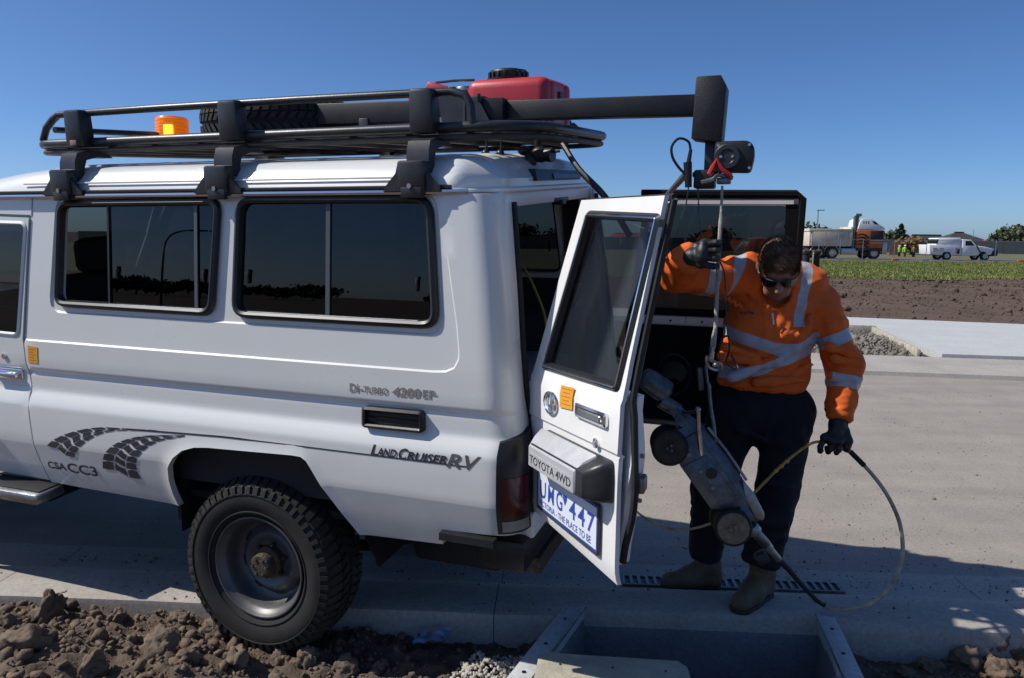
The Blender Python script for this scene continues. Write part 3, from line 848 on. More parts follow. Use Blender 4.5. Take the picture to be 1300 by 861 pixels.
def skin_obj(name, V3, T2, m, parent, flange=.03, flip=False, ang=28):
    b = B(); vs = [b.bm.verts.new(p) for p in V3]
    for t in T2:
        try: b.bm.faces.new([vs[k] for k in t])
        except ValueError: pass
    for v in [v for v in b.bm.verts if not v.link_faces]: b.bm.verts.remove(v)
    if flange:
        be = [e for e in b.bm.edges if len(e.link_faces) == 1]
        g = bmesh.ops.extrude_edge_only(b.bm, edges=be)
        for v in [q for q in g['geom'] if isinstance(q, bmesh.types.BMVert)]:
            sg = 1 if v.co.y < 0 else -1
            if v.co.x > 1.03: v.co.x -= flange * .8
            v.co.y += sg * flange
    return b.build(name, m, parent, ang)
side_l = skin_obj('body_side', V3, T2, 'paint', car)
V3r = [skin(u, z, e, 1) for (u, z), e in zip(V2, EM)]
side_r = skin_obj('body_side', V3r, T2, 'paint', car)
def decal(b, s, size, u0, z0, **k):
    d = k.pop('d', .0022)
    ang = k.pop('rot', 0.)
    b.text(s, size, lambda x, y, h: skin(u0 + x * math.cos(ang) - y * math.sin(ang), z0 + y * math.cos(ang) + x * math.sin(ang), d + h), **k)
# door with its window (left front door), front of the car
DO = [(-2.20, .64), (-1.172, .622), (-1.188, .75), (-1.208, .966), (-1.223, 1.12), (-1.234, 1.289), (-1.196, 1.64), (-1.173, 1.832), (-1.82, 1.85), (-2.235, 1.33), (-2.24, 1.0)]
DWn = round_poly([(-2.13, 1.32), (-1.262, 1.306), (-1.195, 1.806), (-1.80, 1.815)], .03)
Vd, Td = sheet(DO, [DWn], [], .03, rows=[.62, .70, .81, .90, .985, 1.000, 1.050, 1.060, 1.130, 1.137, 1.155, 1.165, 1.285])
for sgn in (-1, 1):
    dr = skin_obj('front_door', [skin(u, z, 0., sgn) for u, z in Vd], Td, 'paint', car, .03)
    b = B(); o1 = offset_poly(DWn, -.012); o2 = offset_poly(DWn, .006)
    b.loft([[skin(u, z, .002, sgn) for u, z in o1], [skin(u, z, .008, sgn) for u, z in DWn], [skin(u, z, -.012, sgn) for u, z in o2]], cap=False); b.build('window_frame', 'white', dr)
    b = B(); b.bm.faces.new([b.bm.verts.new(skin(u, z, -.012, sgn)) for u, z in o2]); b.build('window_pane', 'glass2', dr)
    b = B(); b.box((-1.36, sgn * (Wl(1.12) + .018), 1.118), (.17, .03, .026), bev=.008); b.box((-1.36, sgn * (Wl(1.12) + .004), 1.12), (.20, .012, .05), bev=.005); b.build('door_handle', 'chrome', dr)
    b = B(); b.cyl((-1.355, sgn * Wl(1.2), 1.20), (-1.355, sgn * (Wl(1.2) + .008), 1.20), .013, seg=14); b.build('door_lock', 'chrome', dr)
    b = B(); b.box((-2.05, sgn * 1.0, 1.40), (.10, .18, .22), bev=.03); b.cyl((-2.10, sgn * .83, 1.36), (-2.06, sgn * .95, 1.38), .015); b.build('wing_mirror', 'black', dr)
# pillar cap above the door
for sgn in (-1, 1):
    b = B(); Pq = [(-1.162, 1.84), (-1.155, 1.925), (-1.95, 1.925), (-1.83, 1.862), (-1.17, 1.845)]
    b.bm.faces.new([b.bm.verts.new(skin(u, z, -.004, sgn)) for u, z in Pq]); b.build('door_header', 'paint', car)
# front end: fender, bonnet, windscreen, bull bar (seen only from elsewhere)
FO = [(-2.245, .62), (-2.25, 1.0), (-2.245, 1.335), (-3.75, 1.20), (-3.80, .95), (-3.80, .70), (-3.62, .66), (-3.60, .78), (-3.50, .88), (-3.40, .905), (-2.98, .905), (-2.86, .86), (-2.78, .72), (-2.72, .61)]
Vf, Tf = sheet(FO, [], [], .05)
for sgn in (-1, 1): skin_obj('front_guard', [skin(u, z, 0., sgn) for u, z in Vf], Tf, 'paint', car, .04)
b = B(); b.loft([[Vector((x, y, z + .05 * (1 - (y / .83) ** 2))) for y in np.linspace(-.83, .83, 15)] for x, z in ((-2.2, 1.335), (-3.0, 1.27), (-3.72, 1.20), (-3.80, 1.10))], closed=False); b.build('bonnet', 'paint', car)
b = B(); b.box((-3.80, 0, .95), (.05, 1.45, .35), bev=.02); b.build('grille', 'black', car)
for sgn in (-1, 1):
    b = B(); b.cyl((-3.80, sgn * .58, .98), (-3.84, sgn * .58, .98), .10, seg=20, bev=.01); b.build('headlight', 'chrome', car)
b = B(); b.box((-3.90, 0, .62), (.14, 1.66, .2), bev=.04); b.build('front_bumper', 'black', car)
b = B(); L0 = [Vector((-2.235, y, 1.34)) for y in np.linspace(-.77, .77, 9)]; L1 = [Vector((-1.86 - .02 * (y / .7) ** 2, y, 1.90)) for y in np.linspace(-.71, .71, 9)]
b.loft([L0, L1], closed=False); b.build('windscreen', 'glass2', car)
for sgn in (-1, 1):
    b = B(); b.tube([(-2.24, sgn * .80, 1.33), (-2.04, sgn * .775, 1.62), (-1.86, sgn * .73, 1.90)], .03, 8); b.build('front_pillar', 'paint', car)

# roof
def roof_z(x, y):
    ay = abs(y); e1 = min(1, max(0, (.752 - ay) / .12)); e2 = min(1, max(0, (1.045 - x) / .14)); e3 = min(1, max(0, (x + 1.85) / .80))
    p = lambda e, k: 1 - (1 - e) ** k
    hh = min(p(e1, 2.3), .35 + .65 * p(e2, 2.0)) if e2 > 0 else .35 * p(e1, 2.3)
    front = .10 + .90 * p(e3, 1.5)
    z = 1.927 + .108 * hh * front + .024 * (1 - (y / .76) ** 2) * min(1, e2 * 2) * front
    if ay < .56 and x < .93: z += .010 * max(0, math.cos(y * 2 * math.pi / .17)) ** .5 * min(1, (.93 - x) / .05) * min(1, (.58 - ay) / .03)
    return z
def corner_x(y, x):  # plan view of the rear edge
    return 1.045 - (.16 * max(0, (abs(y) - .45) / .302) ** 2.6) if x > .7 else None
ye = np.array([.752, .746, .736, .722, .706, .689, .669, .642, .61, .58]); ys = np.concatenate([-ye, np.linspace(-.56, .56, 82), ye[::-1]])
xs_ = np.concatenate([np.linspace(-2.02, -1.3, 16), np.linspace(-1.25, .7, 14), np.linspace(.75, 1.045, 16)])
b = B(); rows = []
for x in xs_:
    row = []
    for y in ys:
        xx = x
        if x > .6: xx = .6 + (x - .6) * (corner_x(y, 1) - .6) / .445
        row.append(Vector((xx, y, roof_z(x, y))))
    rows.append(row)
rows.append([Vector((p.x, p.y, 1.925)) for p in rows[-1]])
b.loft(rows, closed=False); b.build('roof', 'paint', car, 38)
b = B()
b.tube([(1.052 - (.16 * max(0, (abs(y) - .45) / .302) ** 2.6) if True else 0, y, 1.924) for y in np.linspace(-.75, .75, 40)], .010, 6)
b.build('rear_drip_rail', 'white', car)
for sgn in (-1, 1):
    b = B(); b.tube([(-2.0, sgn * .755, 1.911), (-1.3, sgn * .758, 1.921), (.88, sgn * .758, 1.923), (.960, sgn * .748, 1.923)], .0105, 8); b.build('rain_gutter', 'chrome', car)
    b = B(); b.tube([(-1.35, sgn * .756, 1.938), (.9, sgn * .756, 1.940)], .007, 6); b.build('gutter_shadow_seal', 'gasket', car)  # black strip is both seal and painted shadow gap above the gutter
    b = B(); b.tube([(-1.2, sgn * .7385, 1.975), (.80, sgn * .7385, 1.975)], .004, 6); b.build('roof_bead', 'white', car)
# headliner
b = B(); b.box((-.5, 0, 1.90), (2.95, 1.30, .012)); b.build('headliner', 'grey', car)

# side windows
def side_window(poly, split, sgn, opened):
    f = B(); mp = lambda P, d: [skin(u, z, d, sgn) for u, z in P]
    o = [offset_poly(poly, k) for k in (-.006, .0, .012, .022, .028)]
    f.loft([mp(o[0], -.008), mp(o[1], .006), mp(o[2], .011), mp(o[3], .005), mp(o[4], -.020)], cap=False)
    fr = f.build('side_window', 'gasket', car, 40)
    zlo, zhi = min(p[1] for p in poly) + .026, max(p[1] for p in poly) - .026
    inn = offset_poly(poly, .024)
    def pane(xa, xb, d, name='window_pane'):
        P = []
        for u, z in inn: P.append((min(max(u, xa), xb), z))
        Q = []
        for p in P:
            if not Q or (Vector(p) - Vector(Q[-1])).length > 1e-4: Q.append(p)
        b = B(); b.bm.faces.new([b.bm.verts.new(v) for v in mp(Q, d)]); b.build(name, 'glass', fr)
    def latch(u, z, d):
        b = B(); b.box(skin(u, z, d + .006, sgn), (.010, .010, .045), bev=.003); b.cyl(skin(u, z + .026, d, sgn), skin(u, z + .026, d + .011, sgn), .007, seg=10); b.build('window_latch', 'black', fr)
    x0, x1 = min(p[0] for p in inn), max(p[0] for p in inn)
    if opened:
        pane(-.715, x1, -.014); pane(-.275, x1, -.019)
        latch(-.67, 1.597, -.013); latch(-.205, 1.597, -.013)
        bars = [(-.245, 'bargrey', .008), (-.715, 'gasket', .005)]
    else:
        pane(x0, split + .02, -.016); pane(split - .01, x1, -.013)
        latch(x0 + .045, 1.60, -.014); latch(x1 - .06, 1.594, -.012); bars = [(split, 'bargrey', .009)]
    for u, m, w in bars:
        b = B(); b.loft([[skin(u + du, z, dd, sgn) for du, dd in ((-w, -.012), (-w, -.006), (w, -.006), (w, -.012))] for z in np.linspace(zlo, zhi, 5)]); b.build('window_bar', m, fr)
    b = B(); b.tube([skin(u, zlo - .003, .001, sgn) for u in np.linspace(x0 + .05, x1 - .05, 6)], .0024, 6); b.build('sill_strip', 'silver', fr)
for sgn in (-1, 1):
    side_window(W1, 0, sgn, sgn < 0); side_window(W2, .383, sgn, False)

# rear frame round the door opening, sill, tail lamps
b = B(); b.box((.99, 0, 1.888), (.10, 1.28, .06), bev=.012); b.build('rear_header', 'white', car)
b = B(); b.box((1.10, 0, .685), (.16, 1.46, .10), bev=.012); b.build('rear_sill', 'white', car)
b = B(); b.box((1.13, 0, .735), (.06, 1.40, .014), bev=.004); b.build('sill_plate', 'steel', car)
for sgn in (-1, 1):
    b = B(); b.loft([[Vector((xs_end(z) + RC - .055 + a, sgn * (Wl(z) - RC - .02 + c), z)) for a, c in ((0, .015), (.05, .0), (.05, -.035), (0, -.035))] for z in np.linspace(.72, 1.9, 14)]); b.build('rear_pillar', 'white', car)
    b = B(); b.tube([(xs_end(z) + RC + .004, sgn * (Wl(z) - RC - .062), z) for z in np.linspace(.74, 1.88, 14)], .010, 6); b.build('door_seal', 'rubber', car)
    lamp = B()
    def lpatch(bb, u0, u1, z0, z1, d, slant=0.):
        A = [[skin(u, lerp(z0, z1, q) + (slant * (u - u0) / (u1 - u0) if q > .5 else 0), dd, sgn) for u in np.linspace(u0, u1, 9)] for q, dd in ((0, -.01), (0.012, d), (.12, d), (.25, d), (.38, d), (.5, d), (.62, d), (.74, d), (.86, d), (.985, d), (1, -.01))]
        bb.loft(A, closed=False)
        for k in (0, -1): bb.bm.faces.new([bb.bm.verts.new(r_[k]) for r_ in A])
    lpatch(lamp, 1.092, 1.235, .705, 1.050, .014, .035)
    lo = lamp.build('tail_lamp', 'black', car)
    l2 = B(); lpatch(l2, 1.108, 1.215, .775, .925, .017); l2.build('red_lens', 'redlens', lo)
    l3 = B(); lpatch(l3, 1.108, 1.215, .718, .760, .0165); l3.build('reverse_lens', 'grey', lo)
# high stop lamp on the rear of the roof
b = B(); b.prism(round_poly([(-.32, 1.952), (.30, 1.952), (.36, 1.975), (.34, 1.992), (-.30, 2.0)], .006, 2), .03, lambda a, c, h: (1.034 + h - (c - 1.95) * .30, a + .02, c)); hs = b.build('high_stop_lamp', 'black', car)
b = B(); b.prism([(-.1, 1.960), (.30, 1.960), (.33, 1.974), (-.1, 1.982)], .004, lambda a, c, h: (1.0645 + h - (c - 1.95) * .30, a + .02, c)); b.build('stop_lens', 'redlens', hs)
# vent handle on the side
b = B(); pl = round_poly([(.540, 1.052), (.800, 1.054), (.798, 1.136), (.542, 1.134)], .018)
i1, i2 = offset_poly(pl, .010), offset_poly(pl, .016)
mp = lambda P, d: [CONV @ Vector((u, -(.826 + d), z)) for u, z in P]
b.loft([mp(pl, -.01), mp(pl, .018), mp(i1, .024), mp(i2, .018), mp(i2, .004)], cap=True); vh = b.build('side_vent', 'black', car, 40)
for k in range(3):
    s_ = B(); s_.box((.67, -.838, 1.073 + .021 * k), (.225, .006, .007), Matrix.Rotation(.5, 3, 'X'), .001); s_.build('vent_slat', 'gasket', vh)

# running board
for sgn in (-1, 1):
    b = B(); b.box((-1.68, sgn * .895, .575), (1.14, .15, .05), bev=.012); sb = b.build('running_board', 'alloy', car)
    b = B(); b.box((-1.68, sgn * .885, .603), (1.11, .11, .006), bev=.002); b.build('step_tread', 'rubber', sb)
    b = B(); b.box((-1.15, sgn * .80, .555), (.06, .2, .03)); b.build('step_bracket', 'black', sb); b = B(); b.box((-2.1, sgn * .80, .555), (.06, .2, .03)); b.build('step_bracket', 'black', sb)
# underside
M['under'] = mat('underbody', (.009, .008, .008), .8, var=.5, vscale=8, bump=.2, bscale=60)
b = B()
b.box((-.9, -.42, .50), (3.8, .08, .14), bev=.01); b.build('chassis_rail', 'under', car)
b = B(); b.box((-.9, .42, .50), (3.8, .08, .14), bev=.01); b.build('chassis_rail', 'under', car)
b = B(); b.box((-1.4, 0, .62), (5.0, 1.5, .03)); b.build('floor_pan', 'under', car)
b = B(); b.box((1.08, -.05, .585), (.18, 1.50, .13), bev=.025); b.build('rear_bumper', 'black', car)
b = B(); b.box((.78, -.1, .48), (.42, .95, .22), bev=.04); b.build('fuel_tank', 'under', car)
for sgn in (-1, 1):
    b = B(); b.loft([[CONV @ Vector((x, -(.850 + o), z)) if sgn < 0 else Vector((1, -1, 1)) * (CONV @ Vector((x, -(.850 + o), z))) for o, z in ((-.03, .690), (.004, .688), (.006, .662), (-.02, .650))] for x in (.868, .95, 1.03, 1.085)]); b.build('bumper_end', 'black', car)
b = B(); b.box((1.12, -.35, .47), (.10, .55, .07), bev=.008); b.cyl((1.12, -.08, .47), (1.26, -.08, .47), .035, seg=12); b.build('tow_bar', 'hubdirt', car)
b = B(); b.cyl((0, -.72, .385), (0, .72, .385), .05, seg=16); b.sph((0, .1, .385), .16, 16); b.build('rear_axle', 'under', car)
b = B(); b.cyl((-3.18, -.72, .385), (-3.18, .72, .385), .05, seg=16); b.build('front_axle', 'under', car)
for sgn in (-1, 1):
    b = B(); b.tube([(-.75, sgn * .50, .47), (-.3, sgn * .50, .35), (0, sgn * .50, .32), (.35, sgn * .50, .37), (.75, sgn * .50, .52)], .028, 6); b.build('leaf_spring', 'under', car)
    b = B(); b.box((.50, sgn * .62, .50), (.012, .26, .16), Matrix.Rotation(-.15, 3, 'Y'), .003); b.build('mud_flap', 'under', car)
    # wheel housing
    w_ = B(); A = [(-.45, .45)] + [(x * 1.03, z + .02) for x, z in ARCH[2:-1]] + [(.55, .45)]
    w_.loft([[Vector((x, sgn * .80, z)) for x, z in A], [Vector((x, sgn * .45, z)) for x, z in A]], closed=False)
    w_.bm.faces.new([w_.bm.verts.new((x, sgn * .45, z)) for x, z in A]); w_.build('wheel_housing', 'under', car)
b = B(); b.box((-.52, -.62, .50), (.10, .16, .12), bev=.01); b.tube([(-.9, -.55, .5), (-.6, -.60, .5), (-.5, -.62, .48)], .03, 8); b.build('exhaust', 'under', car)

# ---- wheels
def tyre_mesh(name, m, Rr=.385, w=.255, rim_r=.215, blocks=56):
    b = B(); hw = w / 2
    prof = [(rim_r - .012, -hw + .045), (rim_r + .006, -hw + .030), (rim_r + .028, -hw + .012), (rim_r + .065, -hw + .001), (Rr - .075, -hw - .002), (Rr - .045, -hw + .006), (Rr - .028, -hw + .016), (Rr - .020, -hw + .026),
            (Rr - .013, -hw + .05), (Rr - .010, 0), (Rr - .013, hw - .05), (Rr - .020, hw - .026), (Rr - .045, hw - .006), (Rr - .075, hw), (rim_r + .03, hw - .012), (rim_r - .012, hw - .045)]
    b.lathe([(r, h) for r, h in prof], (0, 0, 0), (0, 1, 0), 72)
    # raised rings on the side wall
    for r_, h_, s_ in ((rim_r + .03, -hw + .009, .0035), (Rr - .062, -hw - .002, .003)):
        b.tube([(r_ * math.cos(a), h_, r_ * math.sin(a)) for a in np.linspace(0, 2 * math.pi, 72, endpoint=False)], s_, 5, closed=True)
    # tread blocks: shoulder lugs and two rows
    for k in range(blocks):
        a0 = 2 * math.pi * k / blocks
        def blk(a, da, y0, y1, r0, r1, sk=0., tail=0.):
            P = []
            for r in (r0, r1):
                for (aa, yy) in ((a - da, y0), (a + da, y0), (a + da + sk, y1), (a - da + sk, y1)):
                    P.append(Vector(((r - (tail if yy in (y0,) and r == r1 else 0)) * math.cos(aa), yy, (r - (tail if yy == y0 and r == r1 else 0)) * math.sin(aa))))
            v = [b.bm.verts.new(p) for p in P]
            for f in ((4, 5, 6, 7), (0, 1, 5, 4), (1, 2, 6, 5), (2, 3, 7, 6), (3, 0, 4, 7)): b.bm.faces.new([v[i] for i in f])
        d = math.pi / blocks * .68; o = math.pi / blocks
        e = .004 * (k % 2)
        blk(a0, d, -hw + .010 + e, -hw + .068, Rr - .050, Rr, .03, .022)
        blk(a0 + o, d, hw - .007 - e, hw - .068, Rr - .050, Rr, .03, .016)
        blk(a0 + o * .6, d * .9, -hw + .076, -.012, Rr - .02, Rr + .001, .06)
        blk(a0 + o * 1.4, d * .9, hw - .076, .012, Rr - .02, Rr + .001, .06)
    # rim shoulder lugs running down the wall
    for k in range(blocks):
        a0 = 2 * math.pi * (k + .5) / blocks
        P = [(Rr - .026, -hw + .012), (Rr - .060, -hw - .001), (Rr - .060, -hw - .005), (Rr - .030, -hw + .003)]
        L = [[Vector((r * math.cos(a0 + s_ * .026), y, r * math.sin(a0 + s_ * .026))) for r, y in P] for s_ in (-1, 1)]
        b.loft(L)
    return b
def wheel(parent, c, sgn, first=None):
    e = bpy.data.objects.new('wheel', None); COL.objects.link(e); e.parent = parent; e.matrix_local = CONV @ Matrix.Translation(c) @ Matrix.Rotation(0 if sgn < 0 else math.pi, 4, 'Z')
    if first:
        for ch in first.children:
            q = ch.copy(); COL.objects.link(q); q.parent = e
        return e
    tyre_mesh('tyre', 'tyre').build('tyre', 'tyre', e, 35)
    b = B()   # steel rim: lip, barrel, disc with vent holes
    b.lathe([(.222, -.103), (.220, -.110), (.214, -.110), (.210, -.102), (.205, -.090), (.196, -.082), (.190, -.070), (.187, -.040), (.180, -.016), (.168, .0), (.158, .004), (.146, -.004), (.132, -.022), (.120, -.030), (.105, -.028), (.092, -.016), (.080, -.014), (.0, -.014)], (0, 0, 0), (0, 1, 0), 64)
    b.build('rim', 'rim', e, 40)
    for k in range(8):
        a = k * math.pi / 4 + .2; v = B(); cc = Vector((.150 * math.cos(a), -.0015, .150 * math.sin(a)))
        v.prism(round_poly([(-.022, -.007), (.022, -.007), (.022, .007), (-.022, .007)], .006, 3), .002, lambda x, y, h: cc + Vector((-math.sin(a) * x + math.cos(a) * y, -h - .002, math.cos(a) * x + math.sin(a) * y))); v.build('vent_slot', 'black', e)
    b = B(); b.lathe([(.066, -.012), (.066, -.045), (.060, -.052), (.052, -.056), (.050, -.088), (.044, -.096), (.020, -.098), (0, -.098)], (0, 0, 0), (0, 1, 0), 24)
    b.build('hub', 'hubdirt', e, 40)
    for k in range(6):
        a = k * math.pi / 3 + .3
        n_ = B(); p = Vector((.090 * math.cos(a) * .84, -.012, .090 * math.sin(a) * .84)); n_.cyl(p, p + Vector((0, -.024, 0)), .011, .009, 6); n_.build('wheel_nut', 'hubdirt', e)
    for k in range(6):
        a = k * math.pi / 3
        n_ = B(); p = Vector((.034 * math.cos(a), -.094, .034 * math.sin(a))); n_.cyl(p, p + Vector((0, -.010, 0)), .007, .006, 6); n_.build('hub_bolt', 'steel', e)
    return e
w0 = wheel(car, (0, -.69, .385), -1)
wheel(car, (0, .69, .385), 1, w0); wheel(car, (-3.18, -.69, .385), -1, w0); wheel(car, (-3.18, .69, .385), 1, w0)

# ---- interior
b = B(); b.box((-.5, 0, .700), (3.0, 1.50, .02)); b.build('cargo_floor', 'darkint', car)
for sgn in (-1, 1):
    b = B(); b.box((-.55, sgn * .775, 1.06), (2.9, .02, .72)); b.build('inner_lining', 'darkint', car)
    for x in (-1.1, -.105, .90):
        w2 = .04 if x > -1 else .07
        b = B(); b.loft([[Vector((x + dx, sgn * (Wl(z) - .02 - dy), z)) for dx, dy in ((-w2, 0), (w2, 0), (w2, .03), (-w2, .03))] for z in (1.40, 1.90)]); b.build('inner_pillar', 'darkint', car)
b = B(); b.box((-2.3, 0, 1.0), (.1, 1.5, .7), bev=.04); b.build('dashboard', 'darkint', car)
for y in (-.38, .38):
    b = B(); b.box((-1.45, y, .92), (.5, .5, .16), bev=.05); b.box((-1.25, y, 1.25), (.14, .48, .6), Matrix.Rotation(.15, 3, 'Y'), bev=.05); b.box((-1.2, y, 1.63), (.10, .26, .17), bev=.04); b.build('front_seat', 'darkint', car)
# ---- markings on the side
def word(b, s, u0, u1, z0, h, **k):
    "lettering stretched to run from u0 to u1"
    cu = bpy.data.curves.new('t', 'FONT'); cu.body = s; o = bpy.data.objects.new('t', cu); COL.objects.link(o); bpy.context.view_layer.update(); wd_ = o.dimensions.x
    bpy.data.objects.remove(o); bpy.data.curves.remove(cu)
    decal(b, s, h / .69, u0, z0, xs=(u1 - u0) / (wd_ * h / .69), **k)
b = B(); word(b, 'D', .484, .511, 1.184, .032, bold=.0009); word(b, 'i-', .515, .541, 1.184, .032, bold=.0009); word(b, 'TURBO', .546, .650, 1.185, .024, bold=.0009); word(b, '4200', .668, .782, 1.184, .032, bold=.0015, shear=.15); word(b, 'EF', .793, .838, 1.184, .031, bold=.0009)
b.prism([(.838, 1.199), (.850, 1.199), (.850, 1.204), (.838, 1.204)], .001, lambda u, z, h: skin(u, z, .002 + h)); b.build('engine_badge', 'inkgrey', car)
b = B(); word(b, 'L', .580, .607, .953, .040, bold=.0014, shear=.3); word(b, 'AND', .612, .690, .953, .030, bold=.0014, shear=.3); word(b, 'C', .697, .730, .951, .040, bold=.0014, shear=.3); word(b, 'RUISER', .735, .893, .952, .030, bold=.0014, shear=.3); b.build('model_script', 'ink', car)
b = B(); word(b, 'RV', .893, 1.005, .943, .050, bold=.0012, shear=.3); b.build('model_script', 'inkmid', car)
b = B(); word(b, 'CSA', -1.138, -1.030, .692, .034, bold=.0012); word(b, 'CC3', -1.018, -.842, .686, .046, bold=.0016); b.build('fleet_number', 'ink', car)
def band(pts, m, name):
    b = B(); top = [skin(u, z + w / 2, .0016) for u, z, w in pts]; bot = [skin(u, z - w / 2, .0016) for u, z, w in pts]
    b.loft([top, bot], closed=False); b.build(name, m, car)
band([(u, lerp(.934, .952, min(1, (u + .60) / .5)), .007 if u < 0 else .005) for u in np.linspace(-.62, .99, 30)], 'ink', 'pin_stripe')
# tyre track graphic: two curved bands of tread blocks
def track(outer, inner, rows, name, nb=3):
    Oc, Ic = catmull([(x, z, 0) for x, z in outer], 8), catmull([(x, z, 0) for x, z in inner], 8)
    def pt(t, q):
        def s(Cv):
            f = t * (len(Cv) - 1); i = min(int(f), len(Cv) - 2); return Cv[i].lerp(Cv[i + 1], f - i)
        return s(Oc).lerp(s(Ic), q)
    b = B()
    ts = [0]; dt = 1.55 / rows
    for k in range(rows): ts.append(ts[-1] + dt); dt *= .93
    sc = 1 / ts[-1]
    for k in range(rows):
        t0, t1 = ts[k] * sc, ts[k + 1] * sc
        if t0 > .92: continue
        for j in range(nb):
            g = .13; q0, q1 = (j + g * .5) / nb, (j + 1 - g * .5) / nb
            zig = (.35 if j % 2 else -.0) * (t1 - t0); a0, a1 = t0 + (t1 - t0) * .10 + zig, t1 - (t1 - t0) * .12 + zig; sl = (t1 - t0) * (.28 if j % 2 == 0 else -.28)
            cl = lambda v: max(0, min(1, v))
            P = [pt(cl(a0), q0), pt(cl(a0 + sl * .4), (q0 + q1) / 2), pt(cl(a0 + sl), q1), pt(cl(a1 + sl), q1), pt(cl(a1 + sl * .9), (q0 + q1) / 2), pt(cl(a1), q0)]
            b.bm.faces.new([b.bm.verts.new(skin(p.x, p.y, .0018)) for p in P])
    b.build(name, 'ink', car)
track([(-1.112, .806), (-1.045, .850), (-.93, .893), (-.78, .926), (-.60, .937), (-.45, .945)], [(-.958, .755), (-.93, .79), (-.875, .842), (-.78, .893), (-.66, .922), (-.45, .940)], 9, 'tyre_track_print')
track([(-.800, .728), (-.775, .79), (-.72, .845), (-.63, .887), (-.50, .918), (-.30, .939)], [(-.572, .690), (-.588, .75), (-.572, .80), (-.52, .855), (-.43, .902), (-.30, .931)], 9, 'tyre_track_print')
def side_sticker(pts):
    b = B(); b.prism(pts, .0012, lambda u, z, h: skin(u, z, .0012 + h)); o = b.build('warning_sticker', 'yellow', car)
    x0, x1 = pts[0][0] + .01, pts[1][0] - .01; t = B()
    for k in range(5): z = lerp(pts[0][1], pts[2][1], .15 + .17 * k); t.prism([(x0, z), (x1 - .012 * (k % 2), z), (x1 - .012 * (k % 2), z + .002), (x0, z + .002)], .0005, lambda u, zz_, h: skin(u, zz_, .0026 + h))
    t.build('sticker_print', 'stickerink', o)
side_sticker([(-1.205, 1.182), (-1.146, 1.180), (-1.142, 1.255), (-1.202, 1.260)])
# ------------------------------------------------------------------ rear doors (parts of the car), built in world axes then placed
HP, DE, DNn = Vector((.078, 2.805, 0)), Vector((.343488, -.939157, 0)), Vector((-.939157, -.343488, 0))
def dpt(s, z, o=0.):
    "point of the near rear door: s from the hinge, z height, o outward; the upper half leans in"
    lean = .165 * max(0, z - 1.24)
    low = .10 * max(0, (.80 - z) / .045) ** 2 * .12 if z < .80 else 0
    tilt = float(np.interp(z, [.757, .84, 1.30, 1.90], [0, .045, .045, -.015])) * s
    return CMI @ (HP + DE * s + DNn * (o - lean - low) + Vector((0, 0, z + tilt)))
door = bpy.data.objects.new('rear_door', None); COL.objects.link(door); door.parent = car; door['label'] = 'open left rear door with number plate and tall window'
def lerp_edge(z, lo, hi): return lo if z < 1.28 else lerp(lo, hi, (z - 1.28) / .62)
L_ = lambda z: lerp_edge(z, -.015, .150); R_ = lambda z: lerp_edge(z, .672, .695) + .012 * math.exp(-((z - 1.2) / .1) ** 2)
zz = [.757, .77, .785, .80, .85, .95, 1.05, 1.112, 1.118, 1.126, 1.132, 1.2, 1.27, 1.285, 1.4, 1.6, 1.8, 1.88, 1.902]
outl = [(L_(z), z) for z in zz] + [(R_(z), z) for z in reversed(zz)]
GP = round_poly([(.070, 1.305), (.645, 1.305), (.695, 1.845), (.222, 1.862)], .02, 3)
Vn, Tn = sheet(outl, [GP], [[(L_(z) + .006, z), (R_(z) - .006, z)] for z in (1.1175, 1.1265)], .035, rows=[.77, .785, .80, 1.232, 1.244, 1.27, 1.285])
def swage(z): return -.006 if 1.118 <= z <= 1.126 else (.0 if z < 1.12 else .006 if z < 1.27 else .006 - .006 * min(1, (z - 1.27) / .02))
b = B(); vo = [b.bm.verts.new(dpt(s, z, swage(z))) for s, z in Vn]
for t in Tn: b.bm.faces.new([vo[k] for k in t])
be = [e for e in b.bm.edges if len(e.link_faces) == 1]
g = bmesh.ops.extrude_edge_only(b.bm, edges=be)
inw = CMI.to_3x3() @ (-DNn)
for v in g['geom']:
    if isinstance(v, bmesh.types.BMVert): v.co += inw * .014
b.build('door_skin', 'white', door, 25)
# inner shell with trim: thicker box set in from the edges, seen edge-on at the free side
def dloop(k, o, zmin=.78, zmax=1.89):
    P = [(L_(z) + k, z) for z in np.linspace(zmin, zmax, 12)] + [(R_(z) - k - (.0 if z > .93 else .05 * ((.93 - z) / .15)), z) for z in np.linspace(zmax, zmin, 12)]
    return [dpt(s, z, o) for s, z in P]
b = B(); Pz = np.linspace(.785, 1.29, 12)
lo = [(L_(z) + .012, z) for z in Pz] + [(R_(z) - .012 + .035 * math.exp(-((z - 1.10) / .10) ** 2) - (.0 if z > .92 else .3 * (.92 - z)), z) for z in Pz[::-1]]
b.loft([[dpt(s, z, -.030) for s, z in lo], [dpt(s, z, -.055) for s, z in lo], [dpt(lerp(s, .35, .06), z, -.085) for s, z in lo]]); b.build('inner_panel', 'white', door, 30)
b = B(); b.loft([[dpt(lerp(s, .35, .12), lerp(z, 1.04, .1), -.0855) for s, z in lo], [dpt(lerp(s, .35, .14), lerp(z, 1.04, .12), -.095) for s, z in lo]]); b.build('inner_trim', 'trim', door)
b = B(); P = [dpt(R_(z) + .004 - (.0 if z > .92 else .25 * (.92 - z)) + .03 * math.exp(-((z - 1.02) / .12) ** 2), z, -.040 if z < 1.25 else -.030) for z in np.linspace(.80, 1.89, 26)]
b.tube(P, .011, 8); b.tube([dpt(s, 1.898, -.036) for s in np.linspace(.16, .69, 6)], .011, 6); b.build('door_seal', 'rubber', door)
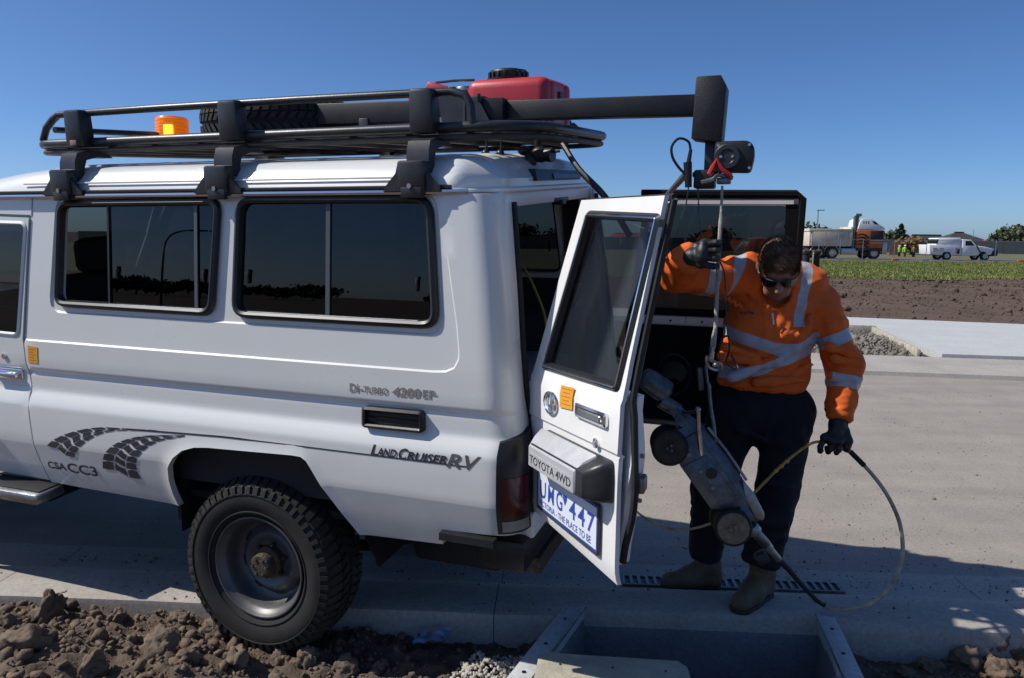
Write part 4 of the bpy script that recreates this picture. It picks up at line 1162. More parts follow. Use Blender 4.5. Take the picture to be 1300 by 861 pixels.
b = B(); b.box(dpt(R_(1.03) + .014, 1.035, -.07), (.03, .05, .05), bev=.008); b.build('latch', 'steel', door)
for z in (1.12, 1.06, .985):
    b = B(); p = dpt(R_(z) + .014, z, -.066); b.cyl(p, p + CMI.to_3x3() @ DE * .006, .007, seg=8); b.build('screw', 'steel', door)
# window: inner frame in white, rubber, glass
b = B(); g = [offset_poly(GP, k) for k in (-.004, .004, .018, .024)]
mp = lambda P, o: [dpt(s, z, o) for s, z in P]
b.loft([mp(g[0], .002), mp(g[1], .010), mp(g[2], .008), mp(g[3], -.014)], cap=False); b.build('window_frame', 'gasket', door, 40)
b = B(); gg = offset_poly(GP, .010); n_ = len(gg)
b.tube([dpt(s, z, .0105) for s, z in gg], .0035, 6, closed=True); b.build('chrome_strip', 'chrome', door)
b = B(); b.bm.faces.new([b.bm.verts.new(p) for p in mp(g[3], -.012)]); b.build('window_pane', glass_mat('door_tint', (.14, .155, .15), .07), door)
b = B(); hin = [lerp(.66, .70, q) for q in (0, 1)]
for e in ((-.004, 'x'),): pass
b.loft([[dpt(s, z, o) for s, z, o in ((.085, 1.30, -.035), (.235, 1.868, -.035), (.235 - .05, 1.868, -.05), (.04, 1.30, -.05))]] + [[dpt(s, z, o) for s, z, o in ((.09, 1.30, -.03), (.24, 1.868, -.03), (.19, 1.868, -.05), (.045, 1.30, -.05))]]); b.build('window_post', 'white', door)
b = B(); b.loft([[dpt(s, z, -.034) for s, z in ((.655, 1.29), (.675, 1.29), (.690, 1.88), (.670, 1.88))], [dpt(s, z, -.045) for s, z in ((.655, 1.29), (.675, 1.29), (.690, 1.88), (.670, 1.88))]]); b.build('window_post', 'white', door)
b = B(); b.loft([[dpt(s, z, -.034) for s, z in ((.21, 1.868), (.69, 1.85), (.69, 1.895), (.165, 1.897))], [dpt(s, z, -.045) for s, z in ((.21, 1.868), (.69, 1.85), (.69, 1.895), (.165, 1.897))]]); b.build('window_post', 'white', door)
# badge, sticker, handle, lock
b = B(); c0, z0 = .196, 1.200
ell = lambda cx_, cz_, rx, rz: [dpt(cx_ + rx * math.cos(a), cz_ + rz * math.sin(a), .012) for a in np.linspace(0, 2 * math.pi, 28, endpoint=False)]
b.tube(ell(c0, z0, .052, .036), .0055, 6, closed=True); b.tube(ell(c0, z0 + .010, .030, .0215), .0042, 6, closed=True); b.tube(ell(c0, z0 - .002, .0155, .033), .0042, 6, closed=True)
b.build('oval_emblem', 'chrome', door)
b = B(); b.prism([(.272, 1.198), (.322, 1.2015), (.372, 1.205), (.372, 1.24), (.372, 1.276), (.322, 1.274), (.272, 1.272), (.272, 1.24)], .0015, lambda s, z, h: dpt(s, z, .0095 + h)); st = b.build('warning_sticker', 'yellow', door)
for k in range(5):
    t = B(); z = 1.213 + .0125 * k; e = .012 * (k % 2); t.prism([(.284 + e, z), (.360 - e, z + .003), (.360 - e, z + .0052), (.284 + e, z + .0022)], .0006, lambda s, zz_, h: dpt(s, zz_, .0112 + h)); t.build('sticker_print', 'stickerink', st)
b = B(); hp = round_poly([(.405, 1.192), (.620, 1.192), (.620, 1.236), (.405, 1.236)], .010, 3); h2 = offset_poly(hp, .008); h3 = offset_poly(hp, .013)
b.loft([mp(hp, .004), mp(hp, .016), mp(h2, .020), mp(h3, .010)]); dh = b.build('door_handle', 'chrome', door, 40)
b = B(); h4 = round_poly([(.435, 1.202), (.590, 1.202), (.590, 1.224), (.435, 1.224)], .006, 3); b.loft([mp(h4, .010), mp(h4, .019), mp(offset_poly(h4, .004), .023)]); b.build('pull', 'alloy', dh, 40)
b = B(); p = dpt(.548, 1.133, .003); b.cyl(p, p + CMI.to_3x3() @ DNn * .012, .016, seg=18, bev=.003); b.build('door_lock', 'chrome', door)
# lamp housing with lettering
hb = B()
hb.loft([mp(round_poly([(.150, 0.969), (.655, 0.969), (.655, 1.099), (.150, 1.099)], .02, 3), -.002), mp(round_poly([(.150, 0.972), (.650, 0.972), (.650, 1.096), (.150, 1.096)], .02, 3), .030), mp(round_poly([(.165, 0.976), (.625, 0.976), (.625, 1.076), (.165, 1.076)], .015, 3), .058), mp(round_poly([(.178, 0.98), (.600, 0.98), (.600, 1.059), (.178, 1.059)], .012, 3), .078)])
lampbox = hb.build('plate_lamp', 'rack', door, 35)
fb = B(); fb.mi = 0
fb.loft([mp(round_poly([(.155, 0.982), (.585, 0.982), (.585, 1.105), (.155, 1.105)], .004, 2), .026), mp(round_poly([(.170, 0.982), (.565, 0.982), (.565, 1.083), (.170, 1.083)], .004, 2), .058), mp(round_poly([(.178, 0.982), (.553, 0.982), (.553, 1.056), (.178, 1.056)], .004, 2), .0790), mp(round_poly([(.181, 0.984), (.550, 0.984), (.550, 1.052), (.181, 1.052)], .004, 2), .0835)])
fb.mi = 1; fb.loft([mp([(.188, 0.988), (.545, 0.988), (.545, 1.034), (.188, 1.034)], .0838), mp([(.189, 0.989), (.544, 0.989), (.544, 1.033), (.189, 1.033)], .0845)])
fb.mi = 2
fb.text('TOYOTA 4WD', .040, lambda x, y, h: dpt(.196 + x * 1.27, .997 + y, .0852 + h), bold=.0004)
fb.build('name_bar', ['silver', 'silver', 'ink'], lampbox)
# number plate
pb = B(); PLs = [(.096, .806), (.578, .806), (.578, .942), (.096, .942)]
pb.mi = 0; pb.loft([mp(PLs, .008), mp(offset_poly(PLs, .001), .012)])
pb.mi = 2; pb.loft([mp(PLs, .0123), mp(PLs, .0126)]); q = offset_poly(PLs, .006); pb.mi = 0; pb.loft([mp(q, .0128), mp(q, .0131)])
pb.mi = 2
def plate_txt(s, size, s0, z0, xs=1., bold=.001): pb.text(s, size, lambda x, y, h: dpt(s0 + x * xs, z0 + y, .0136 + h), bold=bold, xs=1.)
for ch, s0 in (('U', .122), ('M', .194), ('G', .266), ('4', .372), ('4', .440), ('7', .508)):
    q = B(); q.text(ch, .088, lambda x, y, h: Vector((x, y, h)), bold=.0012); xs_c = [v.co.x for v in q.bm.verts]; x0_, x1_ = min(xs_c), max(xs_c); q.bm.free()
    pb.text(ch, .088, lambda x, y, h: dpt(s0 + (x - x0_) / (x1_ - x0_) * .052, .848 + y, .0136 + h), bold=.0012)
pb.loft([mp([(.322, .910), (.354, .910), (.354, .896), (.338, .874), (.322, .896)], .0136), mp([(.322, .910), (.354, .910), (.354, .896), (.338, .874), (.322, .896)], .0139)])
plate_txt('VICTORIA - THE PLACE TO BE', .026, .112, .818, 1.22, .0004)
pb.build('number_plate', ['platewhite', 'blueink', 'blueink'], door)
fr = B(); fr.tube([dpt(s, z, .010) for s, z in round_poly([(.092, .802), (.582, .802), (.582, .946), (.092, .946)], .008, 2)], .0045, 6, closed=True); fr.build('plate_frame', 'ink', door)
for z in (.95, 1.20):
    b = B(); b.box(CMI @ (HP + DE * -.02 + DNn * -.02 + Vector((0, 0, z))), (.05, .03, .09), bev=.006); b.build('hinge', 'white', door)

# far (right) rear door, opened straight back
fdoor = bpy.data.objects.new('rear_door', None); COL.objects.link(fdoor); fdoor.parent = car; fdoor['label'] = 'open right rear door showing its black inner trim and window'
FY = .73
def fpt(x, z, o=0.):
    lean = .10 * max(0, z - 1.3)
    return CONV @ Vector((x, FY - o - lean, z))
FO2 = [(1.19, .79), (2.02, .79), (2.05, 1.3), (2.045, 1.995), (1.30, 2.005), (1.20, 1.3)]
mf = lambda P, o: [fpt(x, z, o) for x, z in P]
FG = round_poly([(1.26, 1.40), (1.99, 1.40), (1.985, 1.935), (1.335, 1.94)], .03, 3)
Vd2, Td2 = sheet(FO2, [FG], [], .06)
b = B(); vs = [b.bm.verts.new(fpt(x, z, 0)) for x, z in Vd2]
for t in Td2: b.bm.faces.new([vs[k] for k in t])
g = bmesh.ops.extrude_edge_only(b.bm, edges=[e for e in b.bm.edges if len(e.link_faces) == 1])
for v in g['geom']:
    if isinstance(v, bmesh.types.BMVert): v.co.y += .05
b.build('door_skin', 'white', fdoor)
def slab_part(P, o0, o1, name, m, bev=0):
    b = B(); b.loft([mf(P, o0), mf(P, o1)]); return b.build(name, m, fdoor)
slab_part([(1.20, .80), (2.00, .80), (2.02, 1.325), (1.21, 1.325)], .002, .03, 'inner_trim', 'trim')
slab_part([(1.215, 1.328), (1.515, 1.328), (1.515, 1.372), (1.215, 1.372)], .002, .012, 'inner_panel', 'white')
slab_part([(1.522, 1.328), (2.025, 1.328), (2.025, 1.372), (1.522, 1.372)], .002, .012, 'inner_panel', 'white')
slab_part([(1.22, 1.376), (2.03, 1.376), (2.03, 1.415), (1.23, 1.415)], .002, .012, 'window_sill', 'trim')
slab_part([(1.985, 1.41), (2.035, 1.41), (2.03, 1.94), (1.975, 1.94)], .002, .016, 'window_post', 'trim')
slab_part([(1.315, 1.945), (2.01, 1.940), (2.01, 1.958), (1.31, 1.962)], .002, .022, 'top_rail', 'white')
b = B(); b.tube([fpt(1.28, 2.0, .012), fpt(2.02, 1.99, .012), fpt(2.05, 1.965, .012), fpt(2.045, 1.70, .012), fpt(2.05, 1.3, .012), fpt(2.03, .80, .012)], .017, 6); b.build('door_seal', 'trim', fdoor)
slab_part([(1.29, 1.972), (2.03, 1.966), (2.03, 1.998), (1.29, 2.006)], -.03, .018, 'top_trim', 'trim')
b = B(); b.bm.faces.new([b.bm.verts.new(p) for p in mf(FG, -.01)]); b.build('window_pane', 'glass', fdoor)
b = B(); b.tube([fpt(1.47 + .085 * math.cos(a), 1.07 + .105 * math.sin(a), .031) for a in np.linspace(0, 2 * math.pi, 32, endpoint=False)], .008, 6, closed=True); b.lathe([(.07, 0), (.05, .004), (.0, .002)], fpt(1.47, 1.07, .030), (0, -1, 0), 24); b.build('speaker', 'black', fdoor)
b = B(); b.box(fpt(1.6, .815, .02), (.8, .06, .03), bev=.005); b.build('door_sill', 'steel', fdoor)
for x in (1.44, 1.60):
    b = B(); p = fpt(x, 1.35, .012); b.cyl(p, p + Vector((0, -.006, 0)), .006, seg=8); b.build('screw', 'black', fdoor)

# ---- cargo inside the tail
b = B(); b.box((.55, .48, 1.00), (.9, .45, .55), bev=.01); tag(b.build('equipment_cabinet', 'darkint'), 'dark equipment cabinet inside the car behind the open tail', 'cabinet').matrix_world = CM
b = B(); b.box((.93, .02, 1.02), (.22, .40, .24), bev=.02); o = b.build('plastic_crate', 'grey'); o.matrix_world = CM; tag(o, 'grey plastic case inside the open tail of the car', 'case')
for k in range(4):
    s_ = B(); s_.box((.93 + .0, -.181, .94 + .05 * k), (.17, .006, .012), bev=.002); s_.build('case_rib', 'grey', o)
reel = thing('cable_reel', 'small white reel of yellow cable hanging inside the open tail of the car', 'cable reel')
b = B(); cR = CM0 @ Vector((.72, .12, 1.705)); ax = Vector((-.15, -1, .1)).normalized()
b.lathe([(.022, -.02), (.036, -.02), (.038, -.012), (.025, -.010), (.025, .010), (.038, .012), (.036, .02), (.022, .02), (.022, -.02)], cR, ax, 28); b.build('reel_rim', 'white', reel)
b = B(); b.tube(catmull([cR + Vector((.02, 0, .04)), at(650, 322, 3.55), at(668, 345, 3.45), at(682, 375, 3.35), at(691, 400, 3.25), at(697, 440, 3.2), at(700, 520, 3.2)], 6), .006, 6); b.build('reel_cable', 'cable_y', reel)
b = B(); b.cyl(cR + ax * -.025, cR + ax * .018, .021, seg=16); b.build('reel_core', 'black', reel)
b = B(); b.box((1.03, .1, 1.868), (.03, .20, .016), bev=.004); b.box((1.03, .1, 1.855), (.05, .06, .02), bev=.004); b.build('door_catch', 'black', car)

# ------------------------------------------------------------------ roof rack
rack = bpy.data.objects.new('roof_rack', None); COL.objects.link(rack); rack.parent = car
RY = .625
def rail(pts, r, name='rail', m='rack', seg=8): b = B(); b.tube(pts, r, seg); return b.build(name, m, rack, 60)
def arc(cx_, cy_, r, a0, a1, z, n=8): return [Vector((cx_ + r * math.cos(a), cy_ + r * math.sin(a), z)) for a in np.linspace(a0, a1, n)]
ZL, ZU = 2.149, 2.274
hp_ = math.pi / 2
rear_loop = arc(.90, -RY + .26, .26, -hp_, 0, ZL) + arc(.86, RY - .30, .30, 0, hp_, ZL)
front_loop = arc(-1.14, RY - .12, .12, hp_, 2 * hp_, ZL, 6) + arc(-1.14, -RY + .12, .12, 2 * hp_, 3 * hp_, ZL, 6)
b = B(); b.tube(rear_loop + front_loop, .0205, 10, closed=True); b.build('rail', 'rack', rack, 60)
b = B(); b.tube([p + Vector((-.005 if p.x > 0 else .005, 0, -.035)) for p in rear_loop + front_loop], .012, 8, closed=True); b.build('rail', 'rackbrownlit', rack, 60)
for sgn in (-1, 1):
    y = sgn * RY
    pts = [Vector((-1.20, y * .98, ZL + .02)), Vector((-1.155, y, ZL + .07)), Vector((-1.11, y, ZU - .02)), Vector((-1.07, y, ZU)), Vector((-.5, y, ZU + .003)), Vector((.2, y, ZU + .003)), Vector((.85, y, ZU)), Vector((.905, y, ZU - .015)), Vector((.925, y, ZU - .05)), Vector((.93, y, ZL + .01))]
    rail(pts, .016)
rail([(-1.155, -RY + .04, ZU - .06), (-1.155, 0, ZU - .055), (-1.155, RY - .04, ZU - .06)], .014)
for k in range(11):
    y = -.55 + .11 * k; b = B(); b.box((-.03, y, ZL - .012), (2.24 if abs(y) < .4 else 2.0, .034, .014), bev=.003); b.build('slat', 'rackbrownlit' if k % 2 else 'rack', rack)
for k in range(9):
    x = -1.05 + .245 * k; b = B(); b.box((x, 0, ZL - .028), (.030, 1.22, .018), bev=.003); b.build('cross_bar', 'rackbrownlit', rack)
M['badge'] = mat('badge_print', (.35, .22, .22), .5)
for sgn in (-1, 1):
    for i, x in enumerate((-.935, -.105, .752)):
        b = B(); b.box((x, sgn * (RY + .022), ZL + .058), (.098, .075, .158), bev=.012, taper=(.93, .95)); br = b.build('rack_bracket', 'rack', rack, 40)
        if i == 0:
            q = B(); q.box((x, sgn * (RY + .0605), ZL - .002), (.036, .002, .022), bev=.0005); q.build('maker_badge', 'badge', br)
        # foot: arm curving down to the gutter clamp
        b = B(); path = [(.58, 2.112), (.665, 2.115), (.722, 2.102), (.738, 2.065), (.745, 2.01)]
        b.loft([[Vector((x + .012 + dx * .044, sgn * (y + dy), z + dz)) for dx, dy, dz in ((-1, .0, .0), (1, 0, 0), (1, -.045, -.03), (-1, -.045, -.03))] for y, z in path])
        b.box((x + .004, sgn * .758, 1.978), (.108, .058, .110), bev=.010)
        b.prism([(-.115, 1.932), (.115, 1.932), (.11, 1.945), (.062, 1.995), (.05, 2.035), (-.05, 2.035), (-.062, 1.995), (-.11, 1.945)], .014, lambda a, c, h: (x + a, sgn * (.760 + h), c - .006))
        b.box((x + .004, sgn * .778, 1.922), (.085, .02, .04), bev=.004)
        ft = b.build('rack_foot', 'rack', rack, 35)
        q = B(); q.cyl((x, sgn * .787, 1.945), (x, sgn * .794, 1.945), .009, seg=10); q.build('foot_bolt', 'alloy', ft)
# amber beacon
bc = thing('amber_beacon', 'glowing amber warning beacon at the front of the roof rack', 'beacon')
bc.location = Cw(-1.13, .10, ZL); zB = .0
b = B(); b.lathe([(.085, 0.), (.088, .03), (.082, .05)], (0, 0, 0), (0, 0, 1), 28); b.build('beacon_base', 'black', bc)
b = B()
for k in range(6): z = .05 + k * .017; b.lathe([(.080, z), (.084, z + .004), (.084, z + .013), (.080, z + .017)], (0, 0, 0), (0, 0, 1), 28)
b.lathe([(.080, .152), (.076, .160), (0, .162)], (0, 0, 0), (0, 0, 1), 28); b.build('beacon_lens', 'amber', bc)
b = B(); b.box((.014, -.083, .087), (.052, .012, .055), bev=.006); b.build('lit_lamp', 'amberhot', bc)
# spare tyre lying on the rack
sp = thing('spare_tyre', 'spare tyre lying flat on the roof rack behind the beacon', 'tyre', Cw(-.50, .19, ZL + .10), CROT)
sp.scale = (1, 1, .80)
tb = tyre_mesh('tyre', 'tyre'); bmesh.ops.rotate(tb.bm, verts=tb.bm.verts, cent=(0, 0, 0), matrix=Matrix.Rotation(math.pi / 2, 3, 'X')); tb.build('tread', 'tyre', sp, 35)
b = B(); b.lathe([(.222, -.10), (.19, -.06), (.16, .03), (.06, .05), (0, .05)], (0, 0, 0), (0, 0, 1), 32); b.build('rim', 'rim', sp)
b = B(); b.lathe([(.075, 0), (.075, .012), (.05, .020), (.0, .022)], Vector((.30, .0, .125)), (0, 0, 1), 20); b.tube([Vector((.30, -.1, .125)), Vector((.33, -.15, .135)), Vector((.36, -.12, .13))], .012, 6)
b.build('tie_down', 'alloy', sp)

# ------------------------------------------------------------------ hoist boom with winch
boom = thing('hoist_boom', 'long black steel hoist boom over the car roof reaching out above the man', 'hoist', CM0.translation, CAR_A)
bz = lambda x: 2.345 - .019 * (x + .1)
def beam_part(x0, x1, hh, ww, name, m='boomblack', y=0., dz=0.):
    b = B(); d = Vector((x1 - x0, 0, bz(x1) - bz(x0)))
    b.box(Vector(((x0 + x1) / 2, y, (bz(x0) + bz(x1)) / 2 + dz)), (d.length, ww, hh), d.to_track_quat('X', 'Z').to_matrix(), .006); return b.build(name, m, boom)
beam_part(-.62, .80, .098, .075, 'outer_beam', y=-.03)
beam_part(.60, 1.635, .084, .060, 'boom_beam')
beam_part(-.25, -.20, .13, .10, 'beam_collar'); beam_part(.56, .70, .125, .10, 'beam_collar')
for x in (-.45, .1, .62):
    b = B(); b.box((x, -.03, 2.26), (.05, .09, .11), bev=.004); b.build('saddle', 'rack', boom)
for x, y in ((.57, -.08), (.69, -.08), (.63, -.09)):
    b = B(); b.cyl((x, y, 2.20), (x, y, 2.430 - (x - .57) * .3), .009, seg=8); b.cyl((x, y, 2.395 - (x - .57) * .3), (x, y, 2.415 - (x - .57) * .3), .017, seg=6); b.build('clamp_bolt', 'rack', boom)
b = B(); b.prism(round_poly([(.50, 2.40), (.70, 2.36), (.76, 2.25), (.52, 2.25)], .02, 3), .02, lambda a, c, h: (a, -.075 - h, c)); b.build('clamp_plate', 'rack', boom)
b = B(); b.box((.50, -.075, 2.275), (.085, .004, .055)); b.build('plate_label', 'grey', boom)
# end box
b = B(); pr = [(1.615, 2.175), (1.735, 2.155), (1.745, 2.375), (1.722, 2.418), (1.625, 2.418)]
b.prism(pr, .115, lambda a, c, h: (a, -.0575 + h, c), .004); b.build('end_box', 'boomblack', boom)
b = B(); b.box((1.69, .0, 2.09), (.05, .02, .17), bev=.003); b.box((1.675, .0, 2.035), (.11, .03, .02), bev=.003); b.build('hanger', 'rack', boom)
# winch
Mx = lambda p: CM0I @ p
b = B(); b.box(Mx(at(895, 228, 3.27)), (.085, .07, .075), bev=.008); b.build('winch_gearbox', 'boomblack', boom)
b = B(); c0 = Mx(at(931, 200, 3.20)); b.prism(round_poly([(-.075, -.058), (.07, -.062), (.082, .0), (.078, .045), (.055, .062), (-.07, .062)], .016, 3), .06, lambda a, c, h: c0 + Vector((a, h - .03, c)), .004); wc = b.build('winch_cover', 'boomblack', boom, 40)
b = B(); b.lathe([(.052, 0), (.052, .008), (.046, .014), (.030, .014), (.026, .009), (0, .009)], c0 + Vector((-.02, -.031, 0)), (0, -1, 0), 28); b.build('cover_disc', 'rack', wc)
for dx, dz in ((.062, .045), (.066, -.045), (-.058, .045), (.0, .0), (-.045, 0.)):
    b = B(); p = c0 + Vector((dx, -.030, dz)); b.cyl(p, p + Vector((0, -.016 if abs(dx) < .05 else -.005, 0)), .006, seg=8); b.build('cover_screw', 'alloy', wc)
M['redpaint'] = mat('red_paint', (.45, .03, .025), .35, var=.2, vscale=30)
b = B(); q = [at(900, 222, 3.17), at(905, 213, 3.17), at(910, 203, 3.17), at(916, 214, 3.16), at(928, 224, 3.16)]
b.tube([Mx(v) for v in q], [.010, .012, .010, .009, .011], 8); b.build('release_lever', 'redpaint', boom)
b = B(); b.box(Mx(at(919, 230, 3.2)), (.055, .04, .025), bev=.006); b.tube([Mx(at(890, 232, 3.2)), Mx(at(905, 228, 3.19)), Mx(at(912, 222, 3.18)), Mx(at(930, 226, 3.18))], .009, 6); b.build('rope_guide', 'steel', boom)
b = B(); b.cyl(Mx(at(873, 206, 3.25)), Mx(at(874, 238, 3.25)), .018, .014, 12); b.cyl(Mx(at(877, 190, 3.25)), Mx(at(874, 208, 3.25)), .007, .010, 8); b.build('connector', 'black', boom)
b = B(); b.tube([Mx(p) for p in catmull([at(877, 192, 3.25), at(874, 180, 3.25), at(862, 176, 3.25), at(853, 186, 3.25), at(854, 200, 3.25), at(862, 213, 3.25), at(870, 221, 3.25)], 6)], .0055, 6); b.build('cable_loop', 'black', boom)
b = B(); b.cyl(Mx(at(870, 222, 3.27)), Mx(at(846, 249, 3.35)), .015, .010, 10); b.build('stay_rod', 'alloy', boom)
for pts in ([at(874, 238, 3.25), at(871, 262, 3.25), at(870, 300, 3.24), at(872, 330, 3.23)], [at(886, 240, 3.26), at(888, 280, 3.25), at(892, 310, 3.25)]):
    b = B(); b.tube([Mx(p) for p in catmull(pts, 5)], .0028, 5); b.build('thin_wire', 'black', boom)
b = B(); b.tube([Mx(p) for p in catmull([at(690, 155, 3.35), at(712, 180, 3.3), at(735, 215, 3.15), at(768, 250, 2.95), at(800, 300, 2.9)], 6)], .0125, 8); b.build('boom_hose', 'black', boom)
b = B(); b.tube([Mx(p) for p in [at(726, 158, 3.5), at(731, 162, 3.5), at(733, 172, 3.5)]], .012, 6); b.build('stay_strap', 'black', boom)

# ------------------------------------------------------------------ red tanks on the rack
def red_tank(name, label, loc, size, cap):
    t = thing(name, label, 'water tank' if cap else 'jerry can', loc, CROT, 'red plastic tanks on the roof rack')
    b = B(); sx, sy, sz = size
    b.box((0, 0, sz / 2), size, bev=.045, seg=4)
    b.build('tank_body', 'red', t, 50)
    for k in (-1, 1):
        r_ = B(); r_.box((sx / 2 - .03, k * sy * .28, sz / 2), (.08, sy * .22, sz * .92), bev=.03, seg=3); r_.build('moulded_rib', 'red', t, 50)
    if cap:
        c = B(); c.lathe([(.098, 0), (.104, .008), (.104, .020), (.090, .022), (.092, .05), (.086, .058), (.060, .060), (.05, .066), (0, .066)], (-.06, 0, sz - .004), (0, 0, 1), 36); cp = c.build('screw_cap', 'black', t, 40)
        for k in range(18):
            a = k * math.pi / 9; g_ = B(); g_.box((-.06 + .094 * math.cos(a), .094 * math.sin(a), sz + .032), (.008, .012, .026), Matrix.Rotation(a, 3, 'Z'), .001); g_.build('cap_grip', 'black', cp)
        r_ = B(); r_.box((sx / 2 + .004, 0, sz * .55), (.012, sy * .16, sz * .45), bev=.004); r_.build('handle_recess', 'ink', t)
    return t
red_tank('water_tank', 'large red plastic tank with a black screw cap on the rack behind the boom', Cw(.745, .40, ZL + .012), (.40, .40, .255), True)
t2 = red_tank('jerry_can', 'smaller red plastic can strapped ahead of the large red tank on the rack', Cw(.325, .40, ZL + .012), (.22, .38, .235), False)
b = B(); b.prism([(-.02, .20), (.02, .262), (.12, .225), (.12, .18)], .38, lambda a, c, h: (a, -.19 + h, c), .01); b.build('spout_wedge', 'red', t2)
st = B(); st.tube([Cw(.345, .30, 2.424), Cw(.45, .28, 2.425), Cw(.56, .27, 2.421)], .006, 6); tag(st.build('tie_strap', 'black'), 'thin black strap stretched between the two red tanks', 'strap')
cn = thing('silver_canister', 'small silver canister wedged between the two red tanks', 'canister', Cw(.49, .32, ZL + .15), CROT)
b = B(); b.cyl((0, 0, 0), (0, 0, .10), .05, seg=20, bev=.008); b.build('can_body', 'alloy', cn)
b = B(); b.cyl((-.09, -.02, .03), (-.06, 0, .09), .035, seg=14, bev=.005); b.build('can_spout', 'palelit', cn)
# camera units under the rack tail
for i, (px, py, Y, lab) in enumerate(((626, 188, 3.25, 'pair of small black hooks hanging under the rack above the rear roof edge'),)):
    h = thing('rack_hooks', lab, 'hooks', at(px, 182, Y))
    for dx in (-.03, .03):
        b = B(); b.tube([(dx, 0, .03), (dx + .004, 0, -.01), (dx, 0, -.035)], .006, 6); b.sph((dx, 0, -.042), .018, 10); b.build('hook', 'black', h)
rc = thing('reversing_camera', 'black reversing camera on a bracket under the tail of the rack', 'camera', at(686, 196, 3.28))
b = B(); b.sph((.0, 0, 0), .040, 16, (1, 1, .85)); b.cyl((0, 0, 0), (.05, -.03, -.005), .026, .030, 14); b.build('camera_body', 'black', rc)
b = B(); b.box((-.04, 0, -.02), (.05, .03, .05), bev=.006); b.cyl((-.012, 0, .03), (-.012, 0, .075), .014, seg=10); b.build('camera_bracket', 'black', rc)
b = B(); b.sph((-.068, 0, .015), .028, 12, (1, 1, .75)); b.build('socket', 'black', rc)
b = B(); b.cyl((.02, -.02, .005), (.078, -.04, .01), .006, seg=8); b.build('lens_stub', 'black', rc)
# ------------------------------------------------------------------ the worker
man = thing('person', 'man in orange high-visibility shirt and navy trousers looking down and holding the rope', 'person', gz(950, 760, .05))
MO = Vector(man.location)
M['hivis'] = None
def hivis():
    m = mat('hivis_orange', (.78, .135, .012), .75, var=.12, vscale=5, bump=.25, bscale=260, dist=.002)
    nt = m.node_tree; b = nt.nodes['Principled BSDF']; src = b.inputs['Base Color'].links[0].from_socket
    at_ = nt.nodes.new('ShaderNodeAttribute'); at_.attribute_name = 'tape'
    g = nt.nodes.new('ShaderNodeMath'); g.operation = 'GREATER_THAN'; g.inputs[1].default_value = 0
    nt.links.new(at_.outputs['Fac'], g.inputs[0])
    mx = nt.nodes.new('ShaderNodeMix'); mx.data_type = 'RGBA'; mx.inputs[7].default_value = (.44, .45, .48, 1)
    nt.links.new(g.outputs[0], mx.inputs[0]); nt.links.new(src, mx.inputs[6]); nt.links.new(mx.outputs[2], b.inputs['Base Color'])
    mr = nt.nodes.new('ShaderNodeMapRange'); mr.inputs[3].default_value = .75; mr.inputs[4].default_value = .38
    nt.links.new(g.outputs[0], mr.inputs[0]); nt.links.new(mr.outputs[0], b.inputs['Roughness'])
    return m
M['hivis'] = hivis()
M['navy'] = mat('navy_drill', (.007, .0072, .012), .9, var=.35, vscale=9, bump=.3, bscale=180, dist=.003)
M['skin'] = mat('skin', (.30, .155, .10), .5, var=.15, vscale=18, bump=.05, bscale=160)
M['hair'] = mat('brown_hair', (.15, .088, .05), .5, var=.65, vscale=30, bump=.3, bscale=220, dist=.003)
M['glove'] = mat('black_glove', (.016, .017, .018), .5, var=.4, vscale=35, bump=.3, bscale=140, dist=.004)
M['cuff'] = mat('knit_cuff', (.014, .014, .015), .9, bump=.4, bscale=300)
M['boot'] = mat('boot_leather', (.105, .068, .04), .75, col2=(.18, .125, .075), vscale=12, bump=.25, bscale=90)
M['sole'] = mat('boot_sole', (.04, .032, .024), .9, var=.4, vscale=30)
M['shade_lens'] = mat('sunglass_lens', (.01, .008, .008), .08, spec=.8)
A_ = lambda x, y, Y: np.array(at(x, y, Y))
def sdf_obj(name, fn, pts, pad, h, m, parent, post=None, ang=60):
    P = np.array([tuple(p) for p in pts]); V, Q = surface_nets(fn, P.min(0) - pad, P.max(0) + pad, h)
    if post is not None: V = post(V)
    me = mesh_np(name, V - np.array(parent.location if parent.parent is None else MO), Q)
    bm = bmesh.new(); bm.from_mesh(me); bmesh.ops.recalc_face_normals(bm, faces=bm.faces); bm.to_mesh(me); bm.free()
    smooth(me)
    return link(name, me, m, parent), V
# key joints
sR, eR, wR = A_(934, 354, 3.52), A_(859, 348, 3.40), A_(872, 329, 3.22)
sL, eL, wL = A_(1040, 385, 3.55), A_(1073, 466, 3.50), A_(1066, 527, 3.42)
ch1, ch2, wst = A_(988, 385, 3.53), A_(977, 420, 3.54), A_(967, 482, 3.55)
hR, kR, aR = A_(933, 522, 3.57), A_(904, 618, 3.60), A_(896, 700, 3.75)
hL, kL, aL = A_(1000, 522, 3.54), A_(987, 622, 3.47), A_(966, 712, 3.44)
FLAT = ((0, 1, 0), 1.5)
